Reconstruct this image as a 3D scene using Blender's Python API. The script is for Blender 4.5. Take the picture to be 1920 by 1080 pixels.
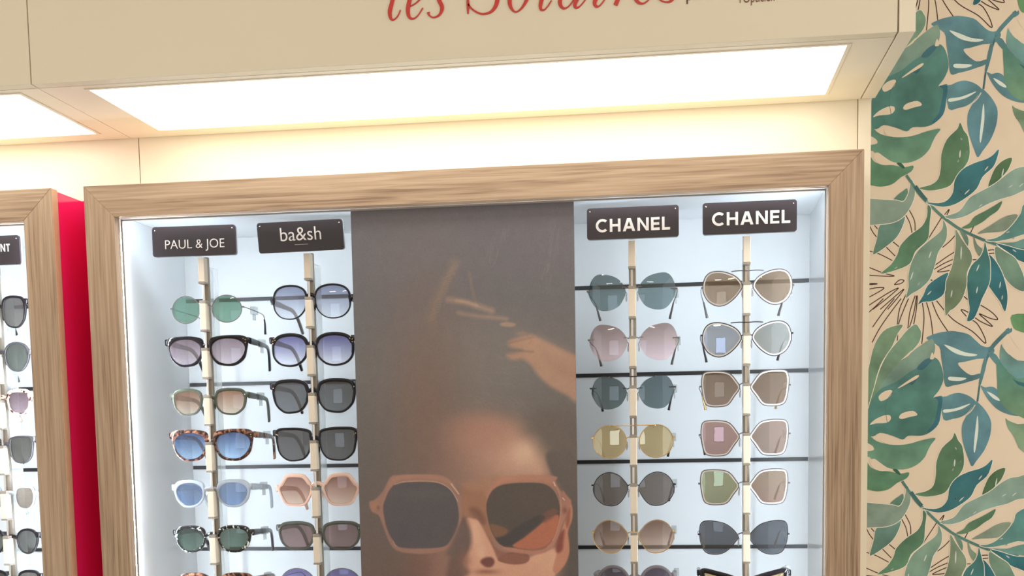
import bpy, bmesh, math, random
import numpy as np
from mathutils import Vector, Matrix
from mathutils.geometry import tessellate_polygon
random.seed(7)
for o in list(bpy.data.objects): bpy.data.objects.remove(o)
scn = bpy.context.scene
COL = scn.collection
# ------------------------------------------------------------------ camera
F, PX, PY, EYE = 2245.0, 960.0, 1024.63, 1.55
RX = Vector((0.99082861, 0.13396405, -0.01767217))
RD = Vector((-0.00463466, -0.09701454, -0.99527217))
RF = Vector((-0.13504515, 0.98622605, -0.0955039))
cd = bpy.data.cameras.new('camera'); cam = bpy.data.objects.new('camera', cd); COL.objects.link(cam)
cd.sensor_width = 36.0; cd.lens = F / 1920 * 36; cd.shift_y = (PY - 540) / 1920
cd.clip_start = 0.05
cam.matrix_world = Matrix(((RX.x, -RD.x, -RF.x, 0), (RX.y, -RD.y, -RF.y, 0), (RX.z, -RD.z, -RF.z, EYE), (0, 0, 0, 1)))
scn.camera = cam
def at(x, y, Y):
    """point of the photograph -> world point on the vertical plane at depth Y"""
    d = RX * ((x - PX) / F) + RD * ((y - PY) / F) + RF
    t = Y / d.y
    return Vector((d.x * t, Y, d.z * t + EYE))
def to_px(P):
    q = Vector(P) - Vector((0, 0, EYE))
    w = q.dot(RF)
    return (PX + F * q.dot(RX) / w, PY + F * q.dot(RD) / w)
# ------------------------------------------------------------------ world, lights, exposure
scn.view_settings.view_transform = 'Standard'; scn.view_settings.look = 'None'
scn.view_settings.gamma = 1.0; scn.view_settings.exposure = 0.0
scn.view_settings.use_curve_mapping = False
w = bpy.data.worlds.new('World'); scn.world = w; w.use_nodes = True
w.node_tree.nodes['Background'].inputs[0].default_value = (1.0, 0.945, 0.86, 1)
w.node_tree.nodes['Background'].inputs[1].default_value = 1.05
CANOPY_E = 4.3       # LED panels of the canopy
CAB_E = 57.0          # cool strips inside the cabinets
SHOP_E = 19.0         # shop ceiling lamps
REFL_E = 1.7           # added glowing panel, reflected in the lenses
# ------------------------------------------------------------------ material helpers
def lin(c):
    return tuple(((v / 255) / 12.92 if v / 255 <= 0.04045 else ((v / 255 + 0.055) / 1.055) ** 2.4) for v in c[:3])
def new_mat(name):
    m = bpy.data.materials.new(name); m.use_nodes = True
    return m, m.node_tree.nodes, m.node_tree.links, m.node_tree.nodes['Principled BSDF']
def pm(name, col, rough=0.5, metal=0.0, spec=0.5, noise=0.0, nscale=20.0, coat=0.0, k=1.0):
    m, N, L, b = new_mat(name)
    c = tuple(min(1.0, v * k) for v in lin(col))
    b.inputs['Roughness'].default_value = rough; b.inputs['Metallic'].default_value = metal
    b.inputs['Specular IOR Level'].default_value = spec
    b.inputs['Coat Weight'].default_value = coat
    tc = N.new('ShaderNodeTexCoord'); n = N.new('ShaderNodeTexNoise'); n.inputs['Scale'].default_value = nscale
    n.inputs['Detail'].default_value = 3
    r = N.new('ShaderNodeValToRGB'); d = noise
    r.color_ramp.elements[0].position = 0.3; r.color_ramp.elements[1].position = 0.7
    r.color_ramp.elements[0].color = (*[v * (1 - d) for v in c], 1); r.color_ramp.elements[1].color = (*[min(1, v * (1 + d)) for v in c], 1)
    L.new(tc.outputs['Object'], n.inputs['Vector']); L.new(n.outputs['Fac'], r.inputs['Fac']); L.new(r.outputs['Color'], b.inputs['Base Color'])
    return m
def emis(name, col, s):
    m = bpy.data.materials.new(name); m.use_nodes = True; N = m.node_tree.nodes; L = m.node_tree.links
    N.clear(); o = N.new('ShaderNodeOutputMaterial'); e = N.new('ShaderNodeEmission')
    e.inputs[0].default_value = (*col, 1); e.inputs[1].default_value = s; L.new(e.outputs[0], o.inputs[0])
    return m
def wood(name, axis):
    m, N, L, b = new_mat(name)
    tc = N.new('ShaderNodeTexCoord'); mp = N.new('ShaderNodeMapping')
    s = [95.0, 95.0, 95.0]; s[axis] = 2.2
    mp.inputs['Scale'].default_value = s
    n1 = N.new('ShaderNodeTexNoise'); n1.inputs['Scale'].default_value = 3.2; n1.inputs['Detail'].default_value = 6; n1.inputs['Distortion'].default_value = 0.6
    mp2 = N.new('ShaderNodeMapping'); s2 = [16.0, 16.0, 16.0]; s2[axis] = 0.9; mp2.inputs['Scale'].default_value = s2
    n2 = N.new('ShaderNodeTexNoise'); n2.inputs['Scale'].default_value = 2.0; n2.inputs['Detail'].default_value = 3; n2.inputs['Distortion'].default_value = 1.2
    mx = N.new('ShaderNodeMath'); mx.operation = 'MULTIPLY_ADD'; mx.inputs[1].default_value = 0.6
    m2 = N.new('ShaderNodeMath'); m2.operation = 'MULTIPLY'; m2.inputs[1].default_value = 0.4
    r = N.new('ShaderNodeValToRGB'); E = r.color_ramp.elements
    E[0].position = 0.36; E[0].color = (*lin((134, 110, 90)), 1); E[1].position = 0.64; E[1].color = (*lin((186, 162, 138)), 1)
    e = E.new(0.49); e.color = (*lin((168, 143, 119)), 1)
    L.new(tc.outputs['Object'], mp.inputs[0]); L.new(tc.outputs['Object'], mp2.inputs[0])
    L.new(mp.outputs[0], n1.inputs['Vector']); L.new(mp2.outputs[0], n2.inputs['Vector'])
    L.new(n2.outputs['Fac'], m2.inputs[0]); L.new(n1.outputs['Fac'], mx.inputs[0]); L.new(m2.outputs[0], mx.inputs[2])
    L.new(mx.outputs[0], r.inputs['Fac']); L.new(r.outputs['Color'], b.inputs['Base Color'])
    b.inputs['Roughness'].default_value = 0.5; b.inputs['Specular IOR Level'].default_value = 0.3
    return m
def attr_mat(name, rough=0.6, mottle=0.12, spec=0.3, nscale=30):
    m, N, L, b = new_mat(name)
    a = N.new('ShaderNodeAttribute'); a.attribute_name = 'paint'
    tc = N.new('ShaderNodeTexCoord'); n = N.new('ShaderNodeTexNoise'); n.inputs['Scale'].default_value = nscale; n.inputs['Detail'].default_value = 4
    L.new(tc.outputs['Object'], n.inputs['Vector'])
    mr = N.new('ShaderNodeMapRange'); mr.inputs[1].default_value = 0.3; mr.inputs[2].default_value = 0.7
    mr.inputs[3].default_value = 1 - mottle; mr.inputs[4].default_value = 1 + mottle
    L.new(n.outputs['Fac'], mr.inputs[0])
    ml = N.new('ShaderNodeMix'); ml.inputs[2].default_value = 1.0
    L.new(a.outputs['Alpha'], ml.inputs[0]); L.new(mr.outputs[0], ml.inputs[3])
    mx = N.new('ShaderNodeVectorMath'); mx.operation = 'SCALE'
    L.new(a.outputs['Color'], mx.inputs[0]); L.new(ml.outputs[0], mx.inputs['Scale'])
    L.new(mx.outputs[0], b.inputs['Base Color'])
    b.inputs['Roughness'].default_value = rough; b.inputs['Specular IOR Level'].default_value = spec
    return m
def tortoise(name, dark, mid, light, scale=140, p=(0.42, 0.52, 0.6), rough=0.18):
    m, N, L, b = new_mat(name)
    tc = N.new('ShaderNodeTexCoord'); n = N.new('ShaderNodeTexNoise'); n.inputs['Scale'].default_value = scale; n.inputs['Detail'].default_value = 1.5
    n.inputs['Distortion'].default_value = 0.4
    r = N.new('ShaderNodeValToRGB'); E = r.color_ramp.elements
    E[0].position = p[0]; E[0].color = (*lin(dark), 1); E[1].position = p[2]; E[1].color = (*lin(light), 1); e = E.new(p[1]); e.color = (*lin(mid), 1)
    L.new(tc.outputs['Object'], n.inputs['Vector']); L.new(n.outputs['Fac'], r.inputs['Fac']); L.new(r.outputs['Color'], b.inputs['Base Color'])
    b.inputs['Roughness'].default_value = rough
    return m
def clear_mat(name, col, alpha=0.4, rough=0.15):
    """clear coloured acetate: part see-through, part tinted body"""
    m = bpy.data.materials.new(name); m.use_nodes = True; N = m.node_tree.nodes; L = m.node_tree.links; N.clear()
    o = N.new('ShaderNodeOutputMaterial'); t = N.new('ShaderNodeBsdfTransparent'); p = N.new('ShaderNodeBsdfPrincipled'); mx = N.new('ShaderNodeMixShader')
    c = lin(col); t.inputs[0].default_value = (*[min(1, v ** 0.35) for v in c], 1)
    n = N.new('ShaderNodeTexNoise'); n.inputs['Scale'].default_value = 60; tc = N.new('ShaderNodeTexCoord'); L.new(tc.outputs['Object'], n.inputs['Vector'])
    r = N.new('ShaderNodeValToRGB'); r.color_ramp.elements[0].color = (*[v * 0.9 for v in c], 1); r.color_ramp.elements[1].color = (*[min(1, v * 1.1) for v in c], 1)
    L.new(n.outputs['Fac'], r.inputs['Fac']); L.new(r.outputs['Color'], p.inputs['Base Color']); p.inputs['Roughness'].default_value = rough
    mx.inputs[0].default_value = alpha; L.new(t.outputs[0], mx.inputs[1]); L.new(p.outputs[0], mx.inputs[2]); L.new(mx.outputs[0], o.inputs[0])
    return m
def lens_mat(name, top, bot, refl=(1, 1, 1), rs=0.05, body=0.12, mid=None):
    """tinted lens, graded from top to bottom; refl/rs = coating colour and strength"""
    m = bpy.data.materials.new(name); m.use_nodes = True; N = m.node_tree.nodes; L = m.node_tree.links; N.clear()
    o = N.new('ShaderNodeOutputMaterial')
    tc = N.new('ShaderNodeTexCoord'); sp = N.new('ShaderNodeSeparateXYZ'); L.new(tc.outputs['Generated'], sp.inputs[0])
    r = N.new('ShaderNodeValToRGB'); E = r.color_ramp.elements
    K = 1.42
    def cc(c):
        g = sum(c) / 3; c = [v * 0.76 + g * 0.24 for v in c]
        return (*[min(1.0, v * K) ** 0.5 for v in lin(c)], 1)
    E[0].position = 0.08; E[0].color = cc(bot); E[1].position = 0.92; E[1].color = cc(top)
    if mid: e = E.new(0.5); e.color = cc(mid)
    L.new(sp.outputs['Z'], r.inputs['Fac'])
    t = N.new('ShaderNodeBsdfTransparent'); L.new(r.outputs['Color'], t.inputs[0])
    d = N.new('ShaderNodeBsdfDiffuse'); 
    sq = N.new('ShaderNodeVectorMath'); sq.operation = 'MULTIPLY'; L.new(r.outputs['Color'], sq.inputs[0]); L.new(r.outputs['Color'], sq.inputs[1]); L.new(sq.outputs[0], d.inputs[0])
    g = N.new('ShaderNodeBsdfGlossy'); g.inputs['Roughness'].default_value = 0.02; g.inputs[0].default_value = (*refl, 1)
    m1 = N.new('ShaderNodeMixShader'); m1.inputs[0].default_value = body; L.new(t.outputs[0], m1.inputs[1]); L.new(d.outputs[0], m1.inputs[2])
    fr = N.new('ShaderNodeFresnel'); fr.inputs['IOR'].default_value = 1.35
    ad = N.new('ShaderNodeMath'); ad.operation = 'ADD'; ad.use_clamp = True; ad.inputs[1].default_value = rs; L.new(fr.outputs[0], ad.inputs[0])
    m2 = N.new('ShaderNodeMixShader'); L.new(ad.outputs[0], m2.inputs[0]); L.new(m1.outputs[0], m2.inputs[1]); L.new(g.outputs[0], m2.inputs[2])
    L.new(m2.outputs[0], o.inputs[0])
    return m
MT = {}
MT['cream'] = pm('cream_laminate', (226, 216, 194), 0.45, noise=0.01, nscale=6)
MT['cream_edge'] = pm('cream_edge', (236, 226, 206), 0.4, noise=0.01)
MT['seam'] = pm('seam_shadow_gap', (120, 104, 80), 0.8)
MT['wall_white'] = pm('white_wall_panel', (236, 226, 206), 0.5, noise=0.01, nscale=4)
MT['wood_x'] = wood('oak_horizontal', 0); MT['wood_z'] = wood('oak_vertical', 2)
MT['edge_band'] = pm('oak_edge_band', (214, 182, 148), 0.4, noise=0.05, nscale=60)
MT['red'] = pm('red_gloss_laminate', (255, 44, 122), 0.10, noise=0.02, coat=0.3)
MT['int'] = pm('cabinet_white_dimmed', (199, 201, 202), 0.4, noise=0.008, nscale=5)  # darker copy for the back, toning down strip light by colour
MT['int_lit'] = pm('cabinet_white_lit', (244, 248, 252), 0.12, noise=0.006, nscale=5)  # lighter copy for sides and top, standing in for more light
MT['slot'] = pm('black_slot', (22, 20, 22), 0.4, noise=0.1)
MT['lip'] = pm('grey_profile', (150, 145, 138), 0.35, metal=0.3, noise=0.03)
MT['rod'] = pm('cream_rod', (212, 197, 176), 0.4, noise=0.03, nscale=25)
MT['rodgrey'] = pm('rod_notch_grey', (150, 141, 128), 0.35, metal=0.4, noise=0.05)
MT['webm'] = clear_mat('frosted_white_plastic', (240, 244, 244), 0.30)
MT['clip'] = clear_mat('clear_plastic', (215, 222, 224), 0.22)
MT['sign'] = pm('sign_black', (38, 31, 33), 0.3, noise=0.08, nscale=12)
MT['sign_edge'] = pm('sign_grey_edge', (150, 150, 152), 0.25, noise=0.03)
MT['sign_text'] = pm('sign_cream_text', (198, 188, 180), 0.5, noise=0.03)
MT['chrome'] = pm('chrome', (225, 222, 218), 0.15, metal=1.0, noise=0.02)
MT['led'] = emis('led_diffuser', (1.0, 0.945, 0.84), CANOPY_E)
MT['led_cab2'] = emis('side_strip_cool', (0.74, 0.875, 1.0), CAB_E * 3.8)
MT['led_cab'] = emis('led_strip_cool', (0.78, 0.90, 1.0), CAB_E)
MT['lamp'] = emis('shop_lamp_diffuser', (1.0, 0.91, 0.78), SHOP_E)
MT['panel_glow'] = emis('reflected_panel_glow', (0.95, 0.97, 1.0), REFL_E)  # glow of the panel added behind the viewer
MT['redtext'] = pm('red_lettering', (196, 48, 38), 0.4, noise=0.05)
MT['browntext'] = pm('brown_lettering', (118, 74, 58), 0.5, noise=0.05)
MT['darktext'] = pm('dark_lettering', (84, 66, 56), 0.5, noise=0.05)
MT['paint'] = attr_mat('wallpaper_print', 0.65, 0.26, 0.25, 22)
MT['poster'] = attr_mat('poster_print', 0.38, 0.03, 0.4, 60)
MT['floor'] = pm('floor_tile', (176, 168, 156), 0.35, noise=0.06, nscale=3)
MT['plaster'] = pm('white_plaster', (226, 218, 204), 0.8, noise=0.02)
MT['gold'] = pm('gold_metal', (214, 178, 120), 0.2, metal=1.0, noise=0.03)
MT['blackmetal'] = pm('black_metal', (46, 42, 44), 0.3, metal=0.5, noise=0.05)
MT['silver'] = pm('silver_metal', (112, 106, 104), 0.3, metal=0.8, noise=0.04)
MT['black'] = pm('black_acetate', (20, 16, 21), 0.14, noise=0.1, spec=0.32)
MT['charcoal'] = pm('charcoal_acetate', (58, 56, 60), 0.15, noise=0.08)
MT['olive'] = clear_mat('olive_acetate', (88, 94, 80), 0.74)
MT['greygreen'] = clear_mat('grey_green_acetate', (88, 92, 84), 0.78)
MT['clearac'] = clear_mat('clear_acetate', (196, 204, 212), 0.45)
MT['peach'] = clear_mat('peach_acetate', (240, 202, 184), 0.75)
MT['whiterim'] = pm('white_inner_rim', (204, 198, 194), 0.3, noise=0.02)
MT['tort'] = tortoise('brown_tortoise', (40, 24, 22), (96, 56, 42), (158, 112, 86), 140, (0.44, 0.54, 0.64))
MT['tortbw'] = tortoise('black_white_tortoise', (24, 24, 26), (40, 42, 42), (220, 224, 214), 170, (0.56, 0.6, 0.64))
MT['tortpink'] = tortoise('pink_tortoise', (66, 36, 34), (210, 176, 156), (228, 200, 184), 150, (0.38, 0.46, 0.6))
MT['greyac'] = clear_mat('smoky_grey_acetate', (120, 112, 116), 0.7)
MT['pad'] = clear_mat('nose_pad_silicone', (222, 216, 210), 0.5)
# ------------------------------------------------------------------ mesh helpers
def mesh_obj(name, bm, mat, parent=None, smooth=False, loc=None):
    me = bpy.data.meshes.new(name)
    bmesh.ops.recalc_face_normals(bm, faces=bm.faces[:])
    if smooth:
        for f in bm.faces: f.smooth = True
    bm.to_mesh(me); bm.free()
    for m in (mat if isinstance(mat, (list, tuple)) else [mat]): me.materials.append(m)
    o = bpy.data.objects.new(name, me); COL.objects.link(o)
    if parent: o.parent = parent
    if loc: o.location = loc
    return o
def box(bm, x0, x1, y0, y1, z0, z1, bev=0.0, mi=0):
    r = bmesh.ops.create_cube(bm, size=1.0)
    vs = r['verts']
    for v in vs:
        v.co = Vector(((x0 + x1) / 2 + v.co.x * (x1 - x0), (y0 + y1) / 2 + v.co.y * (y1 - y0), (z0 + z1) / 2 + v.co.z * (z1 - z0)))
    fs = set(f for v in vs for f in v.link_faces)
    for f in fs: f.material_index = mi
    if bev > 0:
        es = list(set(e for v in vs for e in v.link_edges))
        bmesh.ops.bevel(bm, geom=es, offset=bev, segments=2, affect='EDGES', profile=0.5)
    return bm
def prism(bm, pts, y0, y1, mi=0):
    """extrude an XZ outline along Y"""
    a = [bm.verts.new((p[0], y0, p[1])) for p in pts]; b = [bm.verts.new((p[0], y1, p[1])) for p in pts]
    n = len(pts)
    fs = [bm.faces.new(a), bm.faces.new(b[::-1])]
    for i in range(n): fs.append(bm.faces.new((a[i], b[i], b[(i + 1) % n], a[(i + 1) % n])))
    for f in fs: f.material_index = mi
def tube(bm, pts, r, seg=8, closed=False, radii=None, flat=1.0):
    pts = [Vector(p) for p in pts]; n = len(pts); rings = []
    for i, p in enumerate(pts):
        if closed: t = pts[(i + 1) % n] - pts[i - 1]
        else: t = pts[min(i + 1, n - 1)] - pts[max(i - 1, 0)]
        t.normalize()
        up = Vector((0, 1, 0)) if abs(t.y) < 0.9 else Vector((0, 0, 1))
        a = t.cross(up).normalized(); b = t.cross(a).normalized()
        rr = radii[i] if radii else r
        rings.append([bm.verts.new(p + (a * math.cos(k * 2 * math.pi / seg) + b * math.sin(k * 2 * math.pi / seg) * flat) * rr) for k in range(seg)])
    m = n if closed else n - 1
    for i in range(m):
        A, B = rings[i], rings[(i + 1) % n]
        for k in range(seg): bm.faces.new((A[k], A[(k + 1) % seg], B[(k + 1) % seg], B[k]))
    if not closed:
        bm.faces.new(rings[0][::-1]); bm.faces.new(rings[-1])
def catmull(P, n=8, closed=True):
    out = []; N = len(P)
    rng = range(N) if closed else range(N - 1)
    for i in rng:
        if closed: p = [P[(i - 1) % N], P[i], P[(i + 1) % N], P[(i + 2) % N]]
        else: p = [P[max(i - 1, 0)], P[i], P[i + 1], P[min(i + 2, N - 1)]]
        for k in range(n):
            t = k / n
            out.append(tuple(0.5 * (2 * p[1][j] + (p[2][j] - p[0][j]) * t + (2 * p[0][j] - 5 * p[1][j] + 4 * p[2][j] - p[3][j]) * t * t + (3 * p[1][j] - p[0][j] - 3 * p[2][j] + p[3][j]) * t ** 3) for j in range(len(p[1]))))
    if not closed: out.append(tuple(P[-1]))
    return out
def empty(name, loc, label, cat, group=None):
    o = bpy.data.objects.new(name, None); COL.objects.link(o); o.location = loc; o.empty_display_size = 0.05
    o['label'] = label; o['category'] = cat
    if group: o['group'] = group
    return o
def struct(o): o['kind'] = 'structure'; return o
def ribbon(bm, pts, widths, y, th, mi=0):
    """flat stroke of varying width in the XZ plane, raised from y to y-th"""
    n = len(pts); L_, R_ = [], []
    for i in range(n):
        a = pts[max(i - 1, 0)]; b = pts[min(i + 1, n - 1)]
        dx, dz = b[0] - a[0], b[1] - a[1]; l = math.hypot(dx, dz) or 1e-9
        w_ = widths[i] if isinstance(widths, (list, tuple)) else widths
        nx, nz = -dz / l * w_ / 2, dx / l * w_ / 2
        L_.append((pts[i][0] + nx, pts[i][1] + nz)); R_.append((pts[i][0] - nx, pts[i][1] - nz))
    vf = [[bm.verts.new((p[0], y - th, p[1])) for p in S] for S in (L_, R_)]
    vb = [[bm.verts.new((p[0], y, p[1])) for p in S] for S in (L_, R_)]
    fs = []
    for i in range(n - 1):
        fs.append(bm.faces.new((vf[0][i], vf[0][i + 1], vf[1][i + 1], vf[1][i])))
        fs.append(bm.faces.new((vf[0][i], vb[0][i], vb[0][i + 1], vf[0][i + 1])))
        fs.append(bm.faces.new((vf[1][i], vf[1][i + 1], vb[1][i + 1], vb[1][i])))
    for i in (0, n - 1): fs.append(bm.faces.new((vf[0][i], vf[1][i], vb[1][i], vb[0][i])))
    for f in fs: f.material_index = mi
def text_mesh(name, s, mat, parent, loc, width=None, height=None, shear=0.0, bold=0.0, space=1.0, depth=0.0003):
    c = bpy.data.curves.new(name, 'FONT'); c.body = s; c.align_x = 'CENTER'; c.align_y = 'CENTER'; c.extrude = 0.02; c.offset = bold; c.shear = shear; c.space_character = space
    t = bpy.data.objects.new(name, c); COL.objects.link(t)
    bpy.context.view_layer.update()
    me = bpy.data.meshes.new_from_object(t.evaluated_get(bpy.context.evaluated_depsgraph_get()))
    bpy.data.objects.remove(t)
    n = len(me.vertices); co = np.empty(n * 3, dtype=np.float32); me.vertices.foreach_get('co', co); co = co.reshape(-1, 3)
    mn, mx = co.min(0), co.max(0); sz = mx - mn; ce = (mn + mx) / 2
    sx = width / sz[0] if width else height / sz[1]; sy = height / sz[1] if height else sx
    out = np.stack([(co[:, 0] - ce[0]) * sx, -(co[:, 2]) / 0.02 * depth, (co[:, 1] - ce[1]) * sy], 1)
    me.vertices.foreach_set('co', out.astype(np.float32).ravel()); me.materials.clear(); me.materials.append(mat); me.update()
    o = bpy.data.objects.new(name, me); COL.objects.link(o); o.parent = parent; o.location = loc
    return o
# ------------------------------------------------------------------ dimensions read off the photograph
D0 = 1.85                 # front of the oak frames
DW = 1.97                 # white wall above the cabinets
DB = 2.137                # back panels inside the cabinets
DF = 1.651                # canopy fascia
DP = 2.20                 # wallpapered wall
ZC = 2.0528               # underside of the canopy
ZTOP, ZIN = 1.9520, 1.9020
ZBOT = 0.62
# ------------------------------------------------------------------ the room
struct(mesh_obj('floor', box(bmesh.new(), -2.6, 1.8, -4.7, 2.3, -0.05, 0.0), MT['floor']))
struct(mesh_obj('ceiling', box(bmesh.new(), -2.6, 1.8, -4.7, 2.3, 2.95, 3.0), MT['plaster']))
# white wall the canopy and cabinets are set into (with a recess for the cabinets)
bm = bmesh.new()
box(bm, -0.8912, 0.2835, DW, 2.30, ZTOP + 0.0015, 2.95)
box(bm, -2.40, -0.8928, DW, 2.30, ZTOP + 0.0015, 2.95)
box(bm, -0.8930, -0.8910, DW + 0.002, 2.29, ZTOP + 0.0015, 2.94, mi=1)
box(bm, -2.40, 0.2835, 2.2, 2.30, 0, ZTOP + 0.001)
struct(mesh_obj('wall_back', bm, [MT['wall_white'], MT['seam']]))
# end panel closing the built-in display wall beside the wallpaper
bm = bmesh.new()
box(bm, 0.2845, 0.3035, DW - 0.004, 2.195, 0, ZC + 0.012)
struct(mesh_obj('trim_1', bm, MT['cream_edge']))
# opposite side of the shop, behind the viewer: seen only as reflections
bm = bmesh.new()
WX0, WX1, WZ0, WZ1 = -1.6, -0.35, 1.2, 2.35
box(bm, -2.6, WX0, -4.70, -4.60, 0, 2.95); box(bm, WX1, 1.8, -4.70, -4.60, 0, 2.95)
box(bm, WX0, WX1, -4.70, -4.60, 0, WZ0); box(bm, WX0, WX1, -4.70, -4.60, WZ1, 2.95)
struct(mesh_obj('wall_front', bm, MT['plaster']))
glow_panel = mesh_obj('reflected_panel_1', box(bmesh.new(), WX0, WX1, -4.69, -4.68, WZ0, WZ1), MT['panel_glow']); struct(glow_panel)  # glowing panel added for the bright rectangles reflected in the lenses
bm = bmesh.new()
for q in ((WX0, WX0 + 0.04, WZ0, WZ1), (WX1 - 0.04, WX1, WZ0, WZ1), (WX0, WX1, WZ0, WZ0 + 0.04), (WX0, WX1, WZ1 - 0.04, WZ1)):
    box(bm, q[0], q[1], -4.67, -4.61, q[2], q[3])
mesh_obj('panel_frame', bm, MT['lip'], glow_panel)
LAMPS = [(-1.35, 0.1), (-0.1, -0.3), (1.0, 0.1), (-1.0, -1.6), (0.5, -1.6), (1.35, 1.2), (-1.1, -3.3), (0.2, -3.3)]  # lamp nearest the wallpaper is an extra, added to brighten it
for i, (x, y) in enumerate(LAMPS):
    t = empty('ceiling_light', (x, y, 2.95), 'long warm white ceiling lamp over the shop floor', 'ceiling light', 'ceiling lamps over the shop floor')
    bm = bmesh.new(); box(bm, -0.32, 0.32, -0.07, 0.07, -0.035, 0.0, 0.004); mesh_obj('housing', bm, MT['lip'], t)
    bm = bmesh.new(); box(bm, -0.31, 0.31, -0.06, 0.06, -0.045, -0.036); mesh_obj('diffuser', bm, MT['lamp'], t)
# ------------------------------------------------------------------ wallpapered wall

INKK = (1.24, 1.35, 1.58)
def dull(c):
    g = sum(c) / 3; return tuple(0.80 * (v * 0.82 + g * 0.18) for v in c)
def build_wallpaper():
    P4 = lambda x, y: (1620 + x / 3.6, y / 3.6)
    P5 = lambda x, y: (1620 + x / 3.6, 280 + y / 3.6)
    P6 = lambda x, y: (1620 + x / 3.6, 560 + y / 3.6)
    shapes = []   # (kind, world outline, colour a, colour b, top z, bottom z)
    BG = (212, 190, 160)
    def W(p): v = at(p[0], p[1], DP); return (v.x, v.z)
    def S(pts, fn, c1, c2=None, edge=False, smooth=3, dz=0.0):
        q = [W(fn(*p)) if not (len(p) == 3) else W({4: P4, 5: P5, 6: P6}[p[2]](p[0], p[1])) for p in pts]
        q = [(a, b + dz) for a, b in q]
        if smooth: q = catmull(q, smooth)
        shapes.append(('s', q, c1, c2 or c1, edge))
    def K(pts, fn, wpx, c, taper=False, dz=0.0):
        q = [W(fn(*p)) for p in pts]; q = [(a, b + dz) for a, b in q]
        q = catmull(q, 4, False)
        wm = wpx / 3.6 * 0.00098
        n = len(q); ww = [wm * (math.sin(math.pi * min(max((i + 0.3) / (n - 0.4), 0.02), 0.98)) if taper else 1.0) for i in range(n)]
        shapes.append(('k', q, ww, c))
    UP = 0.530
    ink = (84, 50, 38)
    # ink sunburst
    for L_ in [[(300,400),(340,480),(345,550)], [(280,440),(310,500),(325,570)], [(30,500),(60,560),(100,610)], [(60,500),(85,530),(110,555)],
               [(190,620),(215,640),(240,660)], [(150,660),(180,690),(210,720)], [(30,685),(100,705),(190,750)], [(30,795),(130,835),(205,855),(130,856),(30,850)],
               [(25,905),(90,908),(30,914)], [(30,945),(80,935),(135,935),(100,962),(30,1000)], [(205,912),(240,882),(270,885),(250,905),(205,914)],
               [(60,1080),(150,1010),(232,938),(190,955),(130,990),(30,1055)], [(160,1080),(220,1010),(270,945),(230,975),(110,1080)],
               [(545,440),(575,405),(560,445)], [(530,450),(480,530),(430,610)], [(620,575),(580,620),(530,662)], [(640,675),(560,725),(480,782)],
               [(620,735),(540,770),(470,812)], [(600,772),(540,800),(495,826),(540,824),(590,815)], [(450,880),(470,888),(500,880)], [(740,520),(728,545),(715,572)],
               [(890,680),(860,679),(820,684)], [(890,700),(860,702),(810,712)], [(770,745),(740,745),(700,752)], [(640,970),(665,985),(700,1015)]]:
        K(L_, P5, 6.0, ink)
    for L_ in [[(300,0),(262,90),(232,180),(225,290)], [(285,-30),(240,70),(225,180)], [(355,-20),(335,100),(300,212)], [(345,-20),(310,90),(296,200)], [(360,-20),(352,80),(335,175)],
               [(392,20),(405,130),(390,305)], [(420,20),(450,130),(465,250)], [(455,10),(500,120),(578,238)], [(490,15),(600,140),(730,220),(812,298),(820,280),(795,220),(760,165),(720,140)],
               [(690,0),(780,40),(860,90),(903,140),(850,132),(778,102),(830,150),(866,188),(780,150),(700,90),(655,75),(690,118)],
               [(250,0),(160,120),(100,210),(55,295)], [(205,0),(130,90),(58,192)], [(130,0),(80,50),(20,103)], [(20,468),(45,432)]]:
        K(L_, P6, 6.0, ink)
    # blue-green vine
    V1, V2 = (94, 142, 146), (86, 134, 132)
    S([(455,168),(480,145),(530,125),(600,110),(650,108),(740,125),(790,165),(830,200),(870,214),(905,208),(925,235),(905,270),(870,292),(800,300),(720,322),(672,334),(700,375),(760,415),(820,402),(838,410),(815,438),(760,458),(700,478),(640,492),(585,500),(570,400),(555,300),(540,220)], P4, V1, V2)
    K([(1030,80),(985,125),(925,190),(890,240)], P4, 26, V2)
    K([(890,240),(868,310),(838,400),(822,480),(806,600)], P4, 12, (70,116,118))
    S([(1000,88),(1012,78),(1022,92),(1042,70),(1046,96),(1020,115),(1000,112)], P4, V2)
    S([(880,250),(930,260),(960,300),(1005,340),(1060,360),(1010,375),(950,345),(905,300)], P4, V2)
    S([(575,205),(640,224),(720,255),(806,268),(770,282),(700,278),(635,255)], P4, (206,208,190))
    S([(608,433),(660,432),(730,438),(690,458),(612,457)], P4, (206,208,190))
    S([(560,590),(590,572),(640,550),(690,545),(745,562),(785,590),(795,612),(770,640),(735,685),(690,715),(640,728),(570,735)], P4, V1, V2)
    S([(575,665),(650,655),(752,618),(740,632),(680,665),(580,688)], P4, (206,208,190))
    S([(795,600),(815,612),(860,660),(898,730),(900,800),(885,870),(850,950),(800,1020),(768,1062),(745,1015),(715,930),(698,850),(700,770),(730,705),(765,650)], P4, (98,146,148), (84,132,140))
    S([(806,698),(813,780),(806,860),(788,962),(780,930),(792,800)], P4, (206,208,190))
    K([(790,626),(760,672),(718,708)], P4, 7, (200,196,172))
    S([(828,488),(860,500),(900,492),(940,510),(965,580),(1010,630),(1085,680),(1085,694),(1020,685),(950,655),(900,610),(860,555)], P4, V1, V2)
    S([(872,528),(915,545),(955,575),(958,592),(915,575)], P4, (206,208,190))
    S([(850,300),(870,330),(830,480),(815,470)], P4, V2)
    # right-hand leaf
    S([(1044,-20),(1050,60),(1085,90),(1180,100),(1180,-20)], P4, (98,150,92), (110,160,96))
    S([(970,190),(985,215),(1030,262),(1085,300),(1180,320),(1180,480),(1085,440),(1020,380),(975,330),(958,280)], P4, (118,156,134), (96,150,146))
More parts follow.
